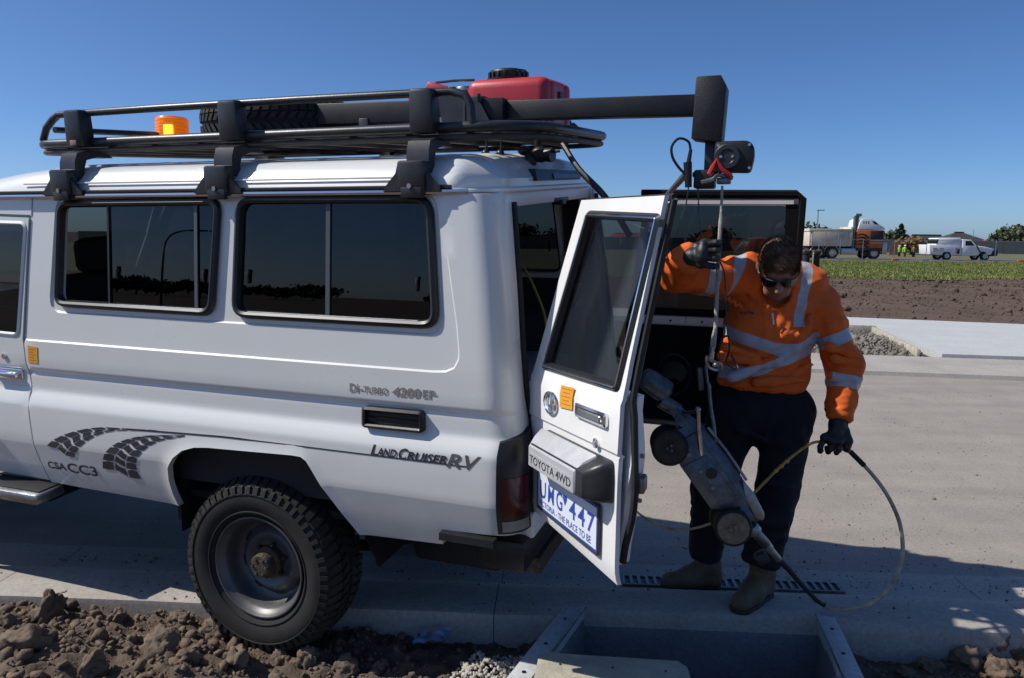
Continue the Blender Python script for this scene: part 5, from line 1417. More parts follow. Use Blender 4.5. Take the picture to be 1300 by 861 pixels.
# wrinkle field
def wrinkle(V, amp, seed=0., st=(5., 5., 13.)):
    n = np.array([noise.noise(Vector((v[0] * st[0] + 2 * noise.noise(Vector(v) * 4), v[1] * st[1], v[2] * st[2] + 1.5 * noise.noise(Vector(v) * 5 + Vector((seed, 0, 0))))) + Vector((seed, 0, 0))) for v in V])
    return amp * (1 - 2 * np.abs(n))
def torso(X):
    d = capsule(X, wst, ch2, .188, .184, FLAT)
    d = smin(d, capsule(X, ch2, ch1, .182, .156, FLAT), .06)
    d = smin(d, capsule(X, sR + [.02, 0, -.02], sL + [-.02, 0, -.02], .078, .082), .07)
    d = smin(d, capsule(X, A_(952, 345, 3.53), A_(1024, 360, 3.54), .075, .08), .05)
    return d
def armR(X): return smin(capsule(X, sR, eR, .088, .067), capsule(X, eR, wR, .066, .056), .025)
def armL(X): return smin(capsule(X, sL, eL, .076, .066), capsule(X, eL, wL + (wL - eL) * .12, .070, .047), .03)
FOLDS = [((925, 380), (950, 398), 3.415, .005), ((950, 376), (972, 398), 3.41, .005), ((915, 452), (985, 464), 3.40, .014), ((930, 480), (990, 455), 3.40, .014), ((1010, 440), (1030, 400), 3.42, .012),
         ((920, 440), (960, 452), 3.40, .011), ((1005, 476), (1030, 462), 3.43, .012), ((960, 486), (1020, 482), 3.41, .013), ((995, 425), (1012, 428), 3.41, .009)]
def shirt(X):
    d = torso(X)
    # bloused hem
    d = smin(d, capsule(X, wst + [-.06, -.0, .02], wst + [.06, 0, .02], .140, .140, FLAT), .04)
    up = np.array([.08, 0, 1.]); up /= np.linalg.norm(up)
    d = np.maximum(d, -((X - A_(967, 492, 3.5)) @ up))
    d = smin(d, armR(X), .05); d = smin(d, armL(X), .04)
    for (x0, y0), (x1, y1), Y, r in FOLDS:
        a, b = A_(x0, y0, Y), A_(x1, y1, Y); d = smin(d, capsule(X, a, b, r, r * .5), .03)
    for p0, p1 in (((1060, 455), (1092, 462)), ((1056, 478), (1090, 482)), ((1050, 440), (1085, 450))):
        Y = 3.36 if p0[0] < 900 else 3.425
        d = smin(d, capsule(X, A_(*p0, Y), A_(*p1, Y), .012, .008), .025)
    # collar
    cb = A_(988, 372, 3.46)
    d = smin(d, capsule(X, A_(986, 376, 3.48), A_(986, 358, 3.44), .088, .078), .03)
    cut = capsule(X, A_(985, 372, 3.42), A_(985, 340, 3.36), .066, .068)
    d = np.maximum(d, -cut)
    # hem and cuffs cut flat
    for w, e in ((wR, eR), (wL, eL)):
        ax = (w - e) / np.linalg.norm(w - e); d = np.maximum(d, np.where(np.linalg.norm(X - w, axis=-1) < .14, (X - w) @ ax - .018, -1))
    return d
body_bits = bpy.data.objects
def post_shirt(V):
    n = wrinkle(V, .011, 1.3, (6, 6, 10)) + wrinkle(V, .007, 7.7, (13, 13, 13))
    c = np.array([tuple(v) for v in V]); g = np.zeros_like(V); e = .004
    for k in range(3):
        o = np.zeros(3); o[k] = e; g[:, k] = shirt(V + o) - shirt(V - o)
    g /= np.linalg.norm(g, axis=1)[:, None] + 1e-9
    return V + g * n[:, None]
so, SV = sdf_obj('shirt', shirt, [sR, eR, wR, sL, eL, wL, wst, A_(985, 340, 3.4)], .24, .0085, 'hivis', man, post_shirt)
def seg_t(V, a, b):
    ab = b - a; L = np.linalg.norm(ab); return ((V - a) @ ab) / L, L
dT, dR_, dL = torso(SV), armR(SV), armL(SV)
isT = (dT <= dR_ + .012) & (dT <= dL + .012)
isS = isT | (seg_t(SV, sR, eR)[0] < .09) & (np.linalg.norm(SV - sR, axis=1) < .2) | (seg_t(SV, sL, eL)[0] < .05) & (np.linalg.norm(SV - sL, axis=1) < .2)
tape = np.full(len(SV), -.05); hw = .027
def hoop(xs, ys, front=True):
    P = [A_(x, y, 3.42) for x, y in zip(xs, ys)]; px = [p[0] for p in P]; pz = [p[2] for p in P]
    return np.interp(SV[:, 0], px, pz)
for xs, ys in (((895, 912, 945, 985, 1010, 1040), (408, 417, 430, 443, 444, 432)), ((895, 935, 965, 990, 1010, 1040), (482, 474, 469, 458, 452, 444))):
    s = hw - np.abs(SV[:, 2] - hoop(xs, ys)); tape = np.where(isT, np.maximum(tape, s), tape)
for pts_ in (((946, 318), (938, 338), (918, 372), (905, 415)), ((1030, 338), (1024, 358), (1016, 385), (1011, 414))):
    P = np.array([A_(x, y, 3.44)[[0, 2]] for x, y in pts_]); s = hw - .003 - poly_dist(P, SV[:, 0], SV[:, 2], False)
    s = np.minimum(s, SV[:, 2] - P[-1][1]); tape = np.where(isS & (SV[:, 1] < 3.62), np.maximum(tape, s), tape)
for a, b_, tc, sel in ((sL, eL, .175, dL), (eL, wL, .082, dL), (sR, eR, .175, dR_), (eR, wR, .30, dR_)):
    t, L = seg_t(SV, a, b_); r_, _ = seg_t(SV, a, b_)
    near_ = np.linalg.norm(SV - a - np.clip(t, 0, L)[:, None] * (b_ - a) / L, axis=1) < .115
    s = hw - np.abs(t - tc); tape = np.where(near_ & ~isT, np.maximum(tape, s), tape)
at_ = so.data.attributes.new('tape', 'FLOAT', 'POINT'); at_.data.foreach_set('value', tape.astype(np.float32))
# trousers
def trousers(X):
    d = capsule(X, A_(967, 486, 3.56), A_(967, 512, 3.56), .176, .18, ((0, 1, 0), 1.45))
    d = smin(d, smin(capsule(X, hR, kR, .118, .092), capsule(X, kR, aR, .092, .080), .03), .05)
    d = smin(d, smin(capsule(X, hL, kL, .120, .090), capsule(X, kL, aL, .090, .086), .03), .05)
    for (x0, y0), (x1, y1), Y in (((880, 655), (912, 668), 3.60), ((878, 672), (915, 680), 3.64), ((962, 660), (998, 668), 3.37), ((955, 680), (995, 684), 3.36), ((935, 545), (975, 560), 3.44), ((985, 560), (1015, 545), 3.43), ((905, 600), (935, 590), 3.5), ((970, 610), (1000, 622), 3.38)):
        d = smin(d, capsule(X, A_(x0, y0, Y), A_(x1, y1, Y), .012, .010), .03)
    d = np.maximum(d, (X - A_(967, 484, 3.5))[..., 2])
    for a, k in ((aR, kR), (aL, kL)):
        ax = (a - k) / np.linalg.norm(a - k); d = np.maximum(d, np.where(np.linalg.norm(X - a, axis=-1) < .17, (X - a) @ ax - .012, -1))
    return d
def post_tr(V):
    n = wrinkle(V, .007, 4.1, (7, 7, 10)); g = np.zeros_like(V); e = .004
    for k in range(3):
        o = np.zeros(3); o[k] = e; g[:, k] = trousers(V + o) - trousers(V - o)
    g /= np.linalg.norm(g, axis=1)[:, None] + 1e-9
    return V + g * n[:, None]
to, _ = sdf_obj('trousers', trousers, [hR, kR, aR, hL, kL, aL, A_(967, 480, 3.56)], .2, .011, 'navy', man, post_tr)
# head: skull, face, jaw, nose, ears, neck and a slim body under the clothes, all one surface
hc = A_(989, 334, 3.34); fwd = np.array([-.20, -.74, -.66]); fwd /= np.linalg.norm(fwd)      # where the face looks: down, towards the camera and left
sidev = np.cross(fwd, np.array([0, 0, 1.])); sidev /= np.linalg.norm(sidev); topv = np.cross(sidev, fwd)   # sidev: to image left/right, topv: crown
HB = np.stack([sidev, fwd, topv], 1)
def H(x, y, z): return hc + HB @ np.array([x, y, z])
def head_only(X):
    d = ellipsoid(X, H(0, -.012, .012), (.080, .100, .092), HB)
    d = smin(d, ellipsoid(X, H(0, .030, -.055), (.062, .070, .078), HB), .03)
    d = smin(d, capsule(X, H(-.03, .052, -.118), H(.03, .052, -.118), .026, .026), .03)     # jaw
    d = smin(d, capsule(X, H(0, .072, -.126), H(0, .074, -.122), .020, .020), .02)          # chin
    d = smin(d, capsule(X, H(0, .086, -.022), H(0, .112, -.062), .010, .0145), .012)        # nose
    d = smin(d, capsule(X, H(-.012, .096, -.066), H(.012, .096, -.066), .009, .009), .008)
    d = smin(d, capsule(X, H(-.03, .082, .004), H(.03, .082, .004), .012, .012), .014)      # brow
    d = smin(d, capsule(X, H(-.018, .088, -.092), H(.018, .088, -.092), .006, .006), .008)  # lips
    d = smin(d, capsule(X, H(-.015, .086, -.101), H(.015, .086, -.101), .006, .006), .008)
    for s in (-1, 1):
        d = smin(d, ellipsoid(X, H(s * .045, .066, -.052), (.022, .02, .02), HB), .015)     # cheeks
        ear = ellipsoid(X, H(s * .084, -.006, -.026), (.011, .020, .033), HB); d = smin(d, ear, .008)
        eye = np.linalg.norm(X - H(s * .032, .090, -.018), axis=-1) - .015; d = np.maximum(d, -eye)
        d = np.minimum(d, np.linalg.norm(X - H(s * .032, .078, -.018), axis=-1) - .0125)
    return d
nb = A_(987, 378, 3.50)
def body(X):
    d = smin(head_only(X), capsule(X, H(0, -.035, -.06), nb, .056, .060), .03)
    d = smin(d, capsule(X, ch1, wst, .12, .14, ((0, 1, 0), 1.7)), .04)
    d = smin(d, capsule(X, sR, sL, .05, .05), .04)
    for a, b_, c, w in ((sR, eR, wR, .036), (sL, eL, wL, .036)):
        d = smin(d, smin(capsule(X, a, b_, .05, .04), capsule(X, b_, c, .04, .028), .02), .02)
    for a, b_, c in ((hR, kR, aR), (hL, kL, aL)):
        d = smin(d, smin(capsule(X, a, b_, .08, .055), capsule(X, b_, c, .055, .04), .02), .03)
    return d
bo, _ = sdf_obj('body', body, [sR, eR, wR, sL, eL, wL, aR, aL, hc], .13, .0072, 'skin', man)
def hair(X):
    d = ellipsoid(X, H(0, -.014, .016), (.083, .1035, .0945), HB)
    Q = (X - hc) @ HB
    jag = .006 * np.sin(X[..., 0] * 210) * np.sin(X[..., 0] * 77 + 1)
    line = jag + Q[..., 1] * .82 + .0 - (Q[..., 2] - .012) * .62 - .062      # hairline over the forehead
    d = np.maximum(d, line)
    side_cut = -(Q[..., 2] + .035 + .45 * np.clip(Q[..., 1] + .03, -.05, .1)); back = np.where(Q[..., 1] < -.02, -(Q[..., 2] + .075), side_cut)
    d = np.maximum(d, np.minimum(back, side_cut + .0) if False else np.where(Q[..., 1] < -.02, back, side_cut))
    return d
def post_hair(V):
    c = V - hc; n = np.array([.0012 * noise.noise(Vector(v) * 75) + .002 * noise.noise(Vector(v) * 25) for v in V]); return V + c / np.linalg.norm(c, axis=1)[:, None] * n[:, None]
ho, _ = sdf_obj('hair', hair, [hc], .16, .0045, 'hair', man, post_hair)
# short hair strands
n = 11000; Vh = []; cand = _; idx = NR.integers(0, len(cand), n)
for i in idx:
    p = cand[i]; q = (p - hc) @ HB; nr = (p - hc) / np.linalg.norm(p - hc); flow = HB @ np.array([.15 * noise.noise(Vector(p) * 20), .75, .1]); dirn = nr * .35 + flow + NR.normal(0, .16, 3); dirn /= np.linalg.norm(dirn)
    sd = np.cross(dirn, nr); sd /= np.linalg.norm(sd) + 1e-9; L = NR.uniform(.010, .022)
    Vh += [p - sd * .0011 - nr * .002, p + sd * .0011 - nr * .002, p + dirn * L]
kind(link('hair_strands', mesh_np('hair_strands', np.array(Vh) - np.array(MO), np.arange(3 * n).reshape(-1, 3)), 'hair', man), 'stuff')
# sunglasses
lm = lambda p: Vector(p) - MO
b = B()
arcp = [H(.088 * math.sin(a), .020 + .086 * math.cos(a), -.010) for a in np.linspace(-1.25, 1.25, 15)]
b.tube([lm(p) for p in [H(-.086, -.02, -.018)] + arcp + [H(.086, -.02, -.018)]], .0036, 6); gl = b.build('sunglasses', 'ink', man)
for s in (-1, 1):
    b = B(); L = []
    for a in np.linspace(.10, 1.02, 9):
        f = math.sin((a - .10) / .92 * math.pi) ** .4
        L.append([lm(H(s * .089 * math.sin(a), .0215 + .087 * math.cos(a), -.012 + z)) for z in (0, -.018 * max(.25, f), -.038 * max(.2, f))])
    b.loft(L, closed=False); b.build('lens', 'shade_lens', gl)
# hands in gloves
def hand(name, w, palm_c, knuck, curl_axis, fingers, thumb, parent, h=.0032):
    pts = [w, palm_c] + [p for f in fingers for p in f] + thumb
    def fn(X):
        d = capsule(X, w, lerp(w, palm_c, .5), .034, .036)
        d = smin(d, capsule(X, lerp(w, palm_c, .45), palm_c, .036, .030), .02)
        for a, b_ in zip(knuck, knuck[1:]): d = smin(d, capsule(X, a, b_, .0185, .0185), .016)
        for a in knuck: d = smin(d, capsule(X, palm_c, a, .022, .016), .014)
        for f in fingers:
            r = .0135
            for a, b_ in zip(f, f[1:]): d = smin(d, capsule(X, a, b_, r, r - .001), .005); r -= .0008
        for a, b_ in zip(thumb, thumb[1:]): d = smin(d, capsule(X, a, b_, .0165, .0145), .010)
        return d
    def post(V): return V + np.array([[.0012 * noise.noise(Vector(v) * 60)] * 3 for v in V])
    return sdf_obj(name, fn, pts, .05, h, 'glove', parent, post)[0]
# hanging hand on the cable loop: back of the hand towards the camera
w_ = wL + (wL - eL) / np.linalg.norm(wL - eL) * .012
kn = [A_(1047, 556, 3.375), A_(1055, 559, 3.36), A_(1064, 560, 3.36), A_(1073, 557, 3.37)]
fing = []
for i, k in enumerate(kn):
    L = (.85, 1.0, .98, .85)[i]; sp_ = (-.010, -.003, .003, .006)[i]
    f1 = k + np.array([sp_, -.006, -.040 * L]); f2 = f1 + np.array([0, .022, -.018 * L]); f3 = f2 + np.array([0, .018, .014]); fing.append([k, f1, f2, f3])
fing[0][1] += [-.010, -.0, -.006]; fing[0][2] = fing[0][1] + [.004, .006, -.020]; fing[0][3] = fing[0][2] + [.010, .014, -.002]
th = [A_(1074, 546, 3.385), A_(1078, 560, 3.365), A_(1075, 571, 3.365)]
hand('glove', w_, A_(1061, 549, 3.385), kn, None, fing, th, man)
b = B(); ax = Vector(wL - eL).normalized(); b.lathe([(.038, -.01), (.040, .012), (.040, .022), (.040, .05), (.02, .055)], lm(wL), ax, 20); b.build('glove_cuff', 'cuff', man)
# raised hand round the rope
kn = [A_(893, 311, 3.165), A_(892, 319, 3.155), A_(891, 327, 3.155), A_(890, 335, 3.165)]
fing = []
for i, k in enumerate(kn):
    f1 = k + np.array([.048, -.012, (.010, .003, -.004, -.010)[i]]); f2 = f1 + np.array([.018, .024, 0]); f3 = f2 + np.array([-.020, .018, -.002]); fing.append([k, f1, f2, f3])
th = [A_(884, 313, 3.20), A_(895, 308, 3.21), A_(908, 309, 3.215), A_(913, 314, 3.20)]
hand('glove', wR + np.array([.006, -.012, .004]), A_(886, 325, 3.185), kn, None, fing, th, man)
b = B(); ax = Vector(wR - eR).normalized(); b.lathe([(.044, -.02), (.047, .0), (.043, .016), (.038, .022), (.02, .022)], lm(wR), ax, 20); b.build('glove_cuff', 'cuff', man)
# boots
def boot(ankle, heel, toe, zs):
    heel, toe = np.array([heel[0], heel[1], zs]), np.array([toe[0], toe[1], zs]); d = (toe - heel) / np.linalg.norm(toe - heel); up = np.array([0, 0, 1.])
    P = lambda f, z: heel + (toe - heel) * f + up * z
    def fn(X):
        q = capsule(X, ankle + up * .03, P(.20, .12), .062, .056)
        q = smin(q, capsule(X, P(.18, .06), P(.50, .055), .050, .050), .03); q = smin(q, capsule(X, P(.18, .12), P(.55, .07), .048, .045), .03)
        q = smin(q, capsule(X, P(.5, .048), P(.84, .042), .052, .046), .025); q = smin(q, capsule(X, P(.12, .05), P(.15, .05), .044, .044), .03)
        q = np.maximum(q, zs + .018 - X[..., 2]); return q
    o, _ = sdf_obj('boot', fn, [ankle, heel, toe], .1, .007, 'boot', man)
    def sole(X):
        q = np.minimum(capsule(X, P(.14, .01), P(.5, .01), .047, .046), capsule(X, P(.5, .01), P(.84, .01), .054, .050))
        q = np.maximum(q, zs + .001 - X[..., 2]); return np.maximum(q, X[..., 2] - zs - .022)
    s, _ = sdf_obj('boot_sole', sole, [heel, toe], .1, .006, 'sole', man)
    b = B()
    for k in range(4):
        c = P(.30 + .06 * k, .145 - .020 * k); sd = np.cross(d, up); b.tube([lm(c - sd * .035 + up * -.006), lm(c - d * -.012 + up * .006), lm(c + sd * .035 + up * -.006)], .0028, 5)
    kind(b.build('boot_lace', 'sole', man), 'stuff')
boot(aR, gz(914, 744, .018), gz(838, 749, .018), .018)
boot(aL, gz(975, 752, .1), gz(933, 780, .1), .1)
# pen in the pocket, small emblem stitching, trouser belt loop hint
b = B(); b.cyl(lm(A_(980, 398, 3.395)), lm(A_(982, 412, 3.39)), .0045, seg=8); b.build('pen', 'alloy', man)
b = B()
for dx in (0, .018, .036, .05): b.box(lm(A_(941, 397, 3.385) + [dx, 0, .003 * math.sin(dx * 200)]), (.012, .008, .012), bev=.002)
kind(b.build('embroidery', 'ink', man), 'stuff')
# ------------------------------------------------------------------ pipe inspection crawler hanging from the rope
rob = thing('pipe_crawler', 'battered grey steel pipe inspection crawler on muddy wheels hanging nose down from the rope', 'robot', at(852, 505, 3.13))
RO = Vector(rob.location)
ux = (at(960, 655, 3.03) - at(852, 505, 3.13)).normalized()
uz = Vector((-.25, -1, .25)); uz = (uz - ux * uz.dot(ux)).normalized(); uy = uz.cross(ux)
RB = Matrix((ux, uy, uz)).transposed()
def Lp(t, w, h=0.): return RB @ Vector((t, w, h))
def rp(poly, h0, h1, bev=.004): return dict(poly=poly, d=h1 - h0, fn=lambda a, c, h: Lp(a, c, h0 + h), bev=bev)
def rprism(name, m, poly, h0, h1, bev=.005, parent=rob):
    b = B(); b.prism(**rp(poly, h0, h1, bev)); return b.build(name, m, parent, 35)
rprism('chassis', 'robot', [(.16, -.075), (.235, -.13), (.45, -.13), (.50, -.05), (.50, .0), (.16, .0)], -.055, .060)
rprism('side_plate', 'robot', [(.245, -.122), (.44, -.122), (.475, -.06), (.46, -.02), (.26, -.02)], .060, .066, .002)
# housing with a rounded back
b = B(); L = []
for t, w0, w1, hw_ in ((.02, -.035, .005, .030), (.10, -.04, .022, .038), (.17, -.02, .040, .046), (.35, -.03, .046, .050), (.50, -.035, .042, .046), (.575, -.030, .030, .036), (.600, -.020, .015, .022)):
    c = [(w0, -hw_), (w0, hw_), (lerp(w0, w1, .55), hw_), (w1 - .012, hw_ * .78), (w1, hw_ * .4), (w1, -hw_ * .4), (w1 - .012, -hw_ * .78), (lerp(w0, w1, .55), -hw_)]
    L.append([Lp(t, w, h) for w, h in c])
b.loft(L); b.build('housing', 'robot', rob, 30)
rprism('lit_nose', 'robotlit', [(.42, .040), (.50, .046), (.585, .032), (.605, .012), (.58, -.01), (.50, .0)], -.030, .049, .008)  # sunlight on the nose, put in as a paler steel
b = B(); b.tube([Lp(.18, .050, .02), Lp(.30, .056, .02), Lp(.44, .052, .02)], .006, 6); b.build('spine_rail', 'robotlit', rob)
for t in (.22, .30, .38):
    b = B(); b.cyl(Lp(t, -.075, .066), Lp(t, -.075, .072), .008, seg=8); b.build('bolt', 'steel', rob)
b = B(); b.lathe([(.022, 0), (.022, .006), (.012, .008), (0, .006)], Lp(.33, -.045, .066), RB @ Vector((0, 0, 1)), 20); b.build('port_cap', 'black', rob)
# wheels, near pair and far pair
def rwheel(t, w, h, m):
    e = bpy.data.objects.new('wheel', None); COL.objects.link(e); e.parent = rob; e.location = Lp(t, w, h)
    ax = RB @ Vector((0, 0, 1)); b = B()
    b.lathe([(.045, -.03), (.070, -.028), (.074, -.018), (.074, .010), (.070, .019), (.062, .020)], (0, 0, 0), ax, 36); b.build('tyre', 'rubber', e, 45)
    b = B(); b.lathe([(.063, .019), (.055, .022), (.030, .0225), (.018, .020), (.016, .026), (0, .026)], (0, 0, 0), ax, 30); b.build('disc', m, e, 45)
    for k in range(3):
        a = k * 2.09; q = B(); p = RB @ Vector((.012 * math.cos(a), .012 * math.sin(a), .026)); q.cyl(p, p + ax * .005, .0045, seg=6); q.build('nut', 'steel', e)
M['darkwheel'] = mat('dark_muddy_wheel', (.05, .042, .034), .85, var=.35, vscale=40, bump=.2, bscale=120)
rwheel(.152, -.120, .070, 'darkwheel'); rwheel(.548, -.100, .085, 'mudwheel'); rwheel(.152, -.120, -.07, 'darkwheel'); rwheel(.548, -.10, -.075, 'darkwheel')
for t, w in ((.152, -.12), (.548, -.10)):
    b = B(); b.cyl(Lp(t, w, -.07), Lp(t, w, .08), .022, seg=12); b.box(Lp(t, w * .55, 0), (.07, .10, .09), RB, .006); b.build('axle_arm', 'robot', rob)
# tail camera drum
b = B(); a0, a1 = at(817, 478, 3.14) - RO, at(848, 500, 3.13) - RO; ax = (a1 - a0).normalized()
b.lathe([(0, -.01), (.030, -.008), (.043, .004), (.047, .03), (.049, .09), (.046, .118), (.030, .124), (.022, .13)], a0, ax, 24); b.build('camera_drum', 'robot', rob, 40)
b = B(); b.cyl(at(838, 508, 3.12) - RO, at(862, 522, 3.12) - RO, .030, .028, 14, .004); b.build('tail_joint', 'robot', rob)
# lifting bow and hanger
b = B(); b.tube([at(886, 520, 3.02) - RO, at(887, 545, 3.02) - RO, at(890, 570, 3.03) - RO, at(893, 590, 3.05) - RO], .0095, 8); b.sph(at(886, 520, 3.02) - RO, .012, 10); b.build('lifting_bow', 'alloy', rob)
b = B(); b.tube([at(886, 522, 3.03) - RO, at(872, 524, 3.08) - RO, at(858, 522, 3.12) - RO], .007, 6); b.build('lifting_bow', 'robot', rob)
# nose fitting and cable gland
b = B(); p = [at(953, 668, 3.03), at(959, 676, 3.03), at(965, 683, 3.04), at(972, 691, 3.05), at(977, 697, 3.06), at(989, 711, 3.08)]
p = [v - RO for v in p]; b.cyl(p[0], p[1], .028, .030, 16, .003); b.build('gland', 'robotlit', rob)
b = B(); b.cyl(p[1], p[3], .022, .022, 14, .003); b.build('gland_sleeve', 'steel', rob)
b = B(); b.cyl(p[3], p[4], .021, .019, 14, .002); b.build('gland_ring', 'robotlit', rob)
b = B(); b.cyl(p[4], p[5], .016, .014, 14, .002); b.build('gland_nut', 'robotlit', rob)
b = B(); b.box(at(967, 708, 3.08) - RO, (.05, .05, .06), RB, .01); b.build('headlight_block', 'black', rob)
# tow cable: black sleeve, then the muddy loop up to the hand
tow = thing('tow_cable', 'muddy brown tow cable looping from the crawler over the kerb up to the hanging hand', 'cable', at(989, 711, 3.08))
TO = Vector(tow.location)
b = B(); s1 = catmull([at(986, 708, 3.08), at(1000, 722, 3.12), at(1020, 745, 3.2), at(1038, 763, 3.27), at(1052, 772, 3.30)], 6)
b.tube([q - TO for q in s1], [lerp(.0135, .0085, k / (len(s1) - 1)) for k in range(len(s1))], 8); b.build('strain_sleeve', 'rubber', tow)
loopp = [at(1046, 769, 3.29), at(1062, 773, 3.29), at(1085, 772, 3.28), at(1108, 765, 3.28), at(1126, 750, 3.29), at(1140, 727, 3.31), at(1146, 700, 3.33), at(1143, 668, 3.35), at(1133, 641, 3.36), at(1118, 616, 3.37), at(1098, 592, 3.38), at(1078, 572, 3.385), at(1062, 563, 3.385), at(1045, 560, 3.38)]
b = B(); b.tube([q - TO for q in catmull(loopp, 8)], .0092, 8); b.build('muddy_cable', 'cable_b', tow)
b = B(); b.tube([q - TO for q in catmull([at(1079, 573, 3.385), at(1087, 581, 3.383), at(1097, 591, 3.38)], 5)], .0115, 8); b.build('grip_sleeve', 'rubber', tow)
b = B(); b.tube([q - TO for q in catmull([at(1046, 560, 3.38), at(1030, 563, 3.36), at(1010, 576, 3.30), at(990, 593, 3.22), at(972, 611, 3.15), at(956, 627, 3.10), at(940, 640, 3.12)], 6)], .0062, 8); b.build('thin_cable', 'cable_y', tow)
for f in ((985, 598, 3.2), (992, 592, 3.225), (999, 586, 3.25)):
    b = B(); q = at(*f); b.sph(q - TO, .0085, 8, (1.3, 1, 1)); b.build('yellow_mark', 'yellow', tow)
b = B(); b.tube(catmull([at(790, 632, 3.0), at(804, 646, 3.1), at(818, 657, 3.2), at(838, 668, 3.3), at(862, 673, 3.3), at(885, 670, 3.25), at(910, 662, 3.2)], 6), .0055, 6)
tag(b.build('slack_cable', 'cable_b'), 'thin slack cable sagging from behind the car door to the crawler', 'cable')
# lifting rope and shackle
ropeo = thing('lifting_rope', 'taut grey lifting rope with a steel shackle between winch and crawler', 'rope', at(917, 238, 3.2))
PO = Vector(ropeo.location)
pts = [at(917, 236, 3.20), at(915, 280, 3.20), at(912, 328, 3.195), at(910, 380, 3.18), at(908, 420, 3.16), at(906, 442, 3.15)]
b = B(); b.tube([q - PO for q in catmull(pts, 4)], [.0055] * 4 + [.0085] * 17, 8); b.build('rope', 'rope', ropeo)
b = B(); b.tube([q - PO for q in catmull([at(908, 415, 3.16), at(904, 432, 3.15), at(903, 448, 3.15)], 4)], .0055, 6); b.build('rope_splice', 'rope', ropeo)
b = B(); b.cyl(at(904, 440, 3.15) - PO, at(903, 456, 3.15) - PO, .013, .010, 10); b.build('ferrule', 'alloy', ropeo)
b = B(); b.tube([q - PO for q in catmull([at(897, 455, 3.15), at(908, 460, 3.13), at(916, 463, 3.14), at(912, 470, 3.15), at(900, 466, 3.16)], 5, True)], .007, 6, closed=True); b.build('shackle', 'alloy', ropeo)
b = B(); b.tube([q - PO for q in [at(898, 452, 3.14), at(896, 465, 3.14), at(898, 485, 3.13), at(901, 490, 3.13)]], .006, 6); b.sph(at(909, 464, 3.13) - PO, .014, 10); b.build('snap_hook', 'steel', ropeo)
b = B(); b.tube([q - PO for q in catmull([at(912, 448, 3.14), at(917, 430, 3.13), at(925, 428, 3.12), at(926, 445, 3.12), at(922, 460, 3.13), at(932, 468, 3.12), at(934, 462, 3.12), at(928, 450, 3.13)], 5)], .0045, 6); b.build('wire_tail', 'black', ropeo)
b = B(); b.tube([q - PO for q in catmull([at(924, 428, 3.12), at(922, 400, 3.14), at(920, 350, 3.15), at(914, 332, 3.17)], 5)], .003, 6); b.build('thin_wire', 'black', ropeo)
b = B(); b.tube([q - PO for q in catmull([at(900, 488, 3.13), at(901, 505, 3.12), at(903, 522, 3.11), at(906, 540, 3.10), at(908, 562, 3.09)], 4)], .0085, 8); b.build('hanger_strap', 'steel', ropeo)
b = B(); b.box(at(889, 481, 3.16) - PO, (.022, .02, .095), Matrix.Rotation(-.12, 3, 'Y'), .004); b.build('load_hook', 'robot', ropeo)
# ------------------------------------------------------------------ background beyond the grass
def leafy(name, label, cat, base, h, w, col, seed, n=900, leaf=.35, trunk=.25, shape='round', group=None, cm='leaf'):
    t = thing(name, label, cat, base, 0, group); rng = np.random.default_rng(seed)
    b = B(); th = h * (.45 if shape != 'cone' else .9)
    b.tube([(0, 0, -.1), (w * .02, 0, th * .5), (-w * .02, 0, th)], [trunk, trunk * .7, trunk * .3], 7)
    for k in range(5):
        a = k * 1.3 + seed; b.tube([(0, 0, th * (.5 + .08 * k)), (w * .2 * math.cos(a), w * .2 * math.sin(a), th * (.8 + .08 * k))], [trunk * .4, trunk * .12], 5)
    b.build('trunk', 'bark', t)
    cl = rng.normal(size=(22, 3)); cl /= np.linalg.norm(cl, axis=1)[:, None]; cl *= rng.uniform(.35, .85, (22, 1))
    P = []
    for i in range(n):
        if shape == 'cone':
            z = rng.uniform(.08, 1.) ; r = (1 - z) * .5 * w * (.55 + .45 * math.sin(z * 34)) * rng.uniform(.3, 1) ** .5 + .05; a = rng.uniform(0, 6.28); p = np.array([r * math.cos(a), r * math.sin(a), z * h])
        else:
            c = cl[rng.integers(22)] * [w * .5, w * .5, h * .36] + [0, 0, h * .60]; d = rng.normal(size=3) * [w * .11, w * .11, h * .09]; p = c + d; p[2] = max(p[2], h * .12)
        P.append(p)
    P = np.array(P); s = leaf * rng.uniform(.5, 1.2, n)
    u = rng.normal(size=(n, 3)); u /= np.linalg.norm(u, axis=1)[:, None]; v = np.cross(u, rng.normal(size=(n, 3))); v /= np.linalg.norm(v, axis=1)[:, None]
    V = np.stack([P - u * s[:, None], P - v * s[:, None] * .6, P + u * s[:, None], P + v * s[:, None] * .6], 1).reshape(-1, 3)
    link('crown', mesh_np('crown', V, np.arange(4 * n).reshape(-1, 4)), col, t)
    return t
M['bark'] = mat('bark', (.09, .065, .045), .9, var=.3, vscale=4)
M['leafdark'] = mat('leaf_dark', (.022, .032, .012), .7, col2=(.05, .065, .022), vscale=1.2)
M['leafmid'] = mat('leaf_mid', (.04, .055, .02), .7, col2=(.085, .10, .035), vscale=1.)
M['leafdry'] = mat('leaf_dry', (.12, .075, .03), .8, col2=(.20, .12, .045), vscale=1.)
ZR = .085
def gx(px, Y): return at(px, 306, Y).x
def zat(py, px, Y): return at(px, py, Y).z
